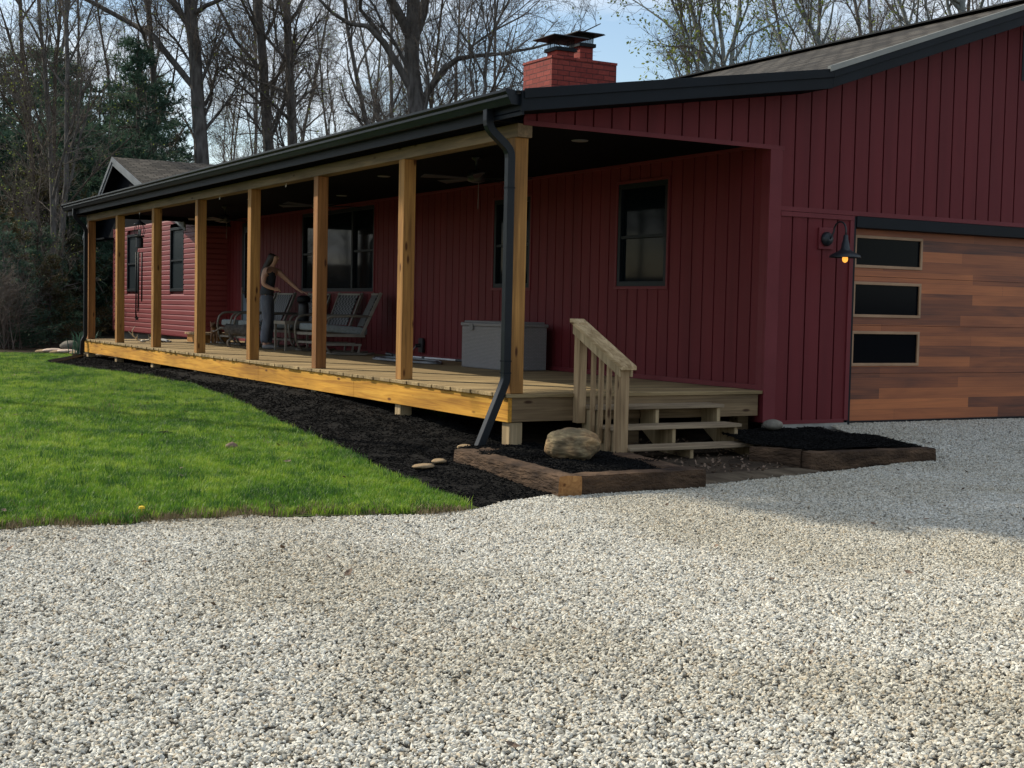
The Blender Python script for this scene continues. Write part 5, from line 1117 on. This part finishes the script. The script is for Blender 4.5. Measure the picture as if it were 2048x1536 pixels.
def dog(name, loc, rz, m1, m2, label, s=1, sit=False):
    d = empty('dog', loc, rz, label, 'dog'); d.scale = (s, s, s)
    ch = [[(0, 0, .40, .10, .12), (.16, 0, .39, .095, .115), (.33, 0, .41, .10, .13), (.42, 0, .46, .075, .09), (.50, 0, .50, .06), (.58, 0, .50, .062, .058), (.66, 0, .465, .035, .03), (.73, 0, .45, .027, .022)],
          [(0, 0, .40, .10, .12), (-.10, 0, .40, .07, .08), (-.17, 0, .43, .022), (-.30, 0, .40, .014), (-.40, 0, .34, .008)],
          [(.33, 0, .41, .10, .13), (.33, .07, .28, .04), (.32, .075, .17, .024), (.325, .075, .05, .019), (.36, .075, .02, .02)], [(.33, 0, .41, .10, .13), (.37, -.07, .28, .04), (.37, -.075, .17, .024), (.375, -.075, .05, .019), (.41, -.075, .02, .02)],
          [(-.10, 0, .40, .07, .08), (-.06, .07, .30, .055), (-.02, .075, .21, .03), (-.12, .075, .13, .018), (-.10, .075, .04, .017), (-.06, .075, .018, .019)], [(-.10, 0, .40, .07, .08), (-.03, -.07, .30, .055), (.03, -.075, .21, .03), (-.06, -.075, .13, .018), (-.03, -.075, .04, .017), (.01, -.075, .018, .019)],
          [(.58, 0, .50, .062, .058), (.56, .05, .56, .02, .012), (.55, .065, .60, .006)], [(.58, 0, .50, .062, .058), (.56, -.05, .56, .02, .012), (.55, -.065, .60, .006)]]
    skin('body', ch, m1, d)
    skin('chest_patch', [[(.36, 0, .35, .075, .10), (.40, 0, .40, .07, .085)]], m2, d)
    for k, x in enumerate((.36, .41)): skin('paw', [[(x-.03, .075*(1 if k == 0 else -1), .05, .022), (x+.01, .075*(1 if k == 0 else -1), .022, .025, .02)]], m2, d)
    hd = MB(); hd.lathe([(0, -.012), (.014, 0), (0, .012)], (.755, 0, .455), 8); hd.build('nose', M['dark'], d)
    return d
M['furgray'] = mat('gray_fur', (.05, .045, .042), (.13, .115, .10), .95, (20, 20, 20), 5, .4); M['furtan'] = mat('tan_fur', (.16, .085, .045), (.27, .16, .09), .95, (20, 20, 20), 5, .4); M['furwhite'] = mat('white_fur', (.4, .38, .35), (.55, .53, .5), .95, (20, 20, 20), 5)
dog('dog', (1.40, 12.35, .002), R(-35), M['furgray'], M['furwhite'], 'gray dog with pale paws sniffing along the deck behind the cedar post', .8)
dog('dog', (1.95, 14.9, .002), R(-120), M['furtan'], M['furwhite'], 'tan and white dog beside the wooden step platform', .72)
# ------------------------------------------------------------------ small plants and bits on the lawn
def spiky(loc, label, seed):
    rg_ = random.Random(seed); mb = MB()
    for _ in range(70):
        a = rg_.uniform(0, 6.28); h = rg_.uniform(.25, .6); l = rg_.uniform(.05, .35); x, y = rg_.gauss(0, .1), rg_.gauss(0, .1); w = .012; dx, dy = math.cos(a), math.sin(a)
        mb.add([(x-dy*w, y+dx*w, 0), (x+dy*w, y-dx*w, 0), (x+dx*l*.5+dy*w, y+dy*l*.5-dx*w, h*.7), (x+dx*l*.5-dy*w, y+dy*l*.5+dx*w, h*.7), (x+dx*l, y+dy*l, h*.9)], [(0, 1, 2, 3), (3, 2, 4)])
    o = mb.build('spiky_plant', M['yucca'], fixn=False); o.location = loc; tag(o, label, 'plant')
M['yucca'] = leafy('blue_green_blades', (.03, .075, .055), (.09, .17, .12), .3)
spiky((.25, 18.75, -.36), 'spiky blue green plant behind the far porch corner', 1)
M['dandelion'] = mat('dandelion', (.75, .5, .02), None, .6)
mb = MB(); mb.lathe([(.004, 0), (.004, .05), (.022, .055), (.018, .068), (0, .072)], (0, 0, 0), 10); o = mb.build('dandelion', M['dandelion']); o.location = (-3.98, -2.24, -.60); tag(o, 'single yellow dandelion at the gravel edge of the lawn', 'flower')
o = rock('dry_leaf_clump', (-2.43, .65, -.475), (.06, .04, .035), M['leaf'], 'curled pale tan dry leaf in the middle of the lawn', 'leaf', 71, 2, .5)
o = rock('mulch_clump', (-2.68, 1.95, -.475), (.09, .05, .03), M['chip'], 'small black clump of mulch lying on the lawn', 'clump', 72, 3, .5)

# longer darker clumps and worn straw patches in the lawn
M['grass2'] = leafy('dark_grass', (.035, .10, .02), (.07, .17, .035), .35)
M['straw'] = mat('straw_thatch', (.14, .10, .055), (.26, .20, .11), .9, (9, 9, 9), 4)
rng = random.Random(77)
t2 = [src('tall_tuft', tuft(rng, 34, .085, .06, .0045), M['grass2']) for k in range(3)]; t3 = [src('straw_tuft', tuft(rng, 18, .03, .07, .004), M['straw']) for k in range(3)]
scatter('grass', grass_poly, ground_z, .012, t2, 22, .5, 1.0, M['grass2'], 51, .25, .5)
scatter('dry_grass', grass_poly, ground_z, .012, t3, 190, .7, 1.6, M['straw'], 61, .4, .5, dens_noise=(.7, .54, .66, 0))
scatter('dry_grass', [(-6.4, -2.42), (-4.87, -2.42), (-3.3, -2.42), (-2.1, -2.78), (-1.75, -2.66), (-2.1, -2.55), (-3.3, -2.15), (-4.87, -2.2), (-6.4, -2.2)], ground_z, .02, t3, 260, .6, 1.5, M['straw'], 63, .4, .2)

scatter('leaf_litter', [(-6.4, -6.6), (-2.4, -8.6), (7, -1.0), (4.0, -.3), (3.9, -1.8), (-6.3, -2.6)], ground_z, .022, leaves, 1.6, .012, .032, M['leaf'], 71, .5, .6)
scatter('leaf_litter', [(-6.0, -1.9), (-2.0, -2.2), (-1.9, .5), (-1.3, 6), (-1.6, 15), (-5.0, 8)], ground_z, .06, leaves, 1.0, .014, .035, M['leaf'], 73, .5, .6)
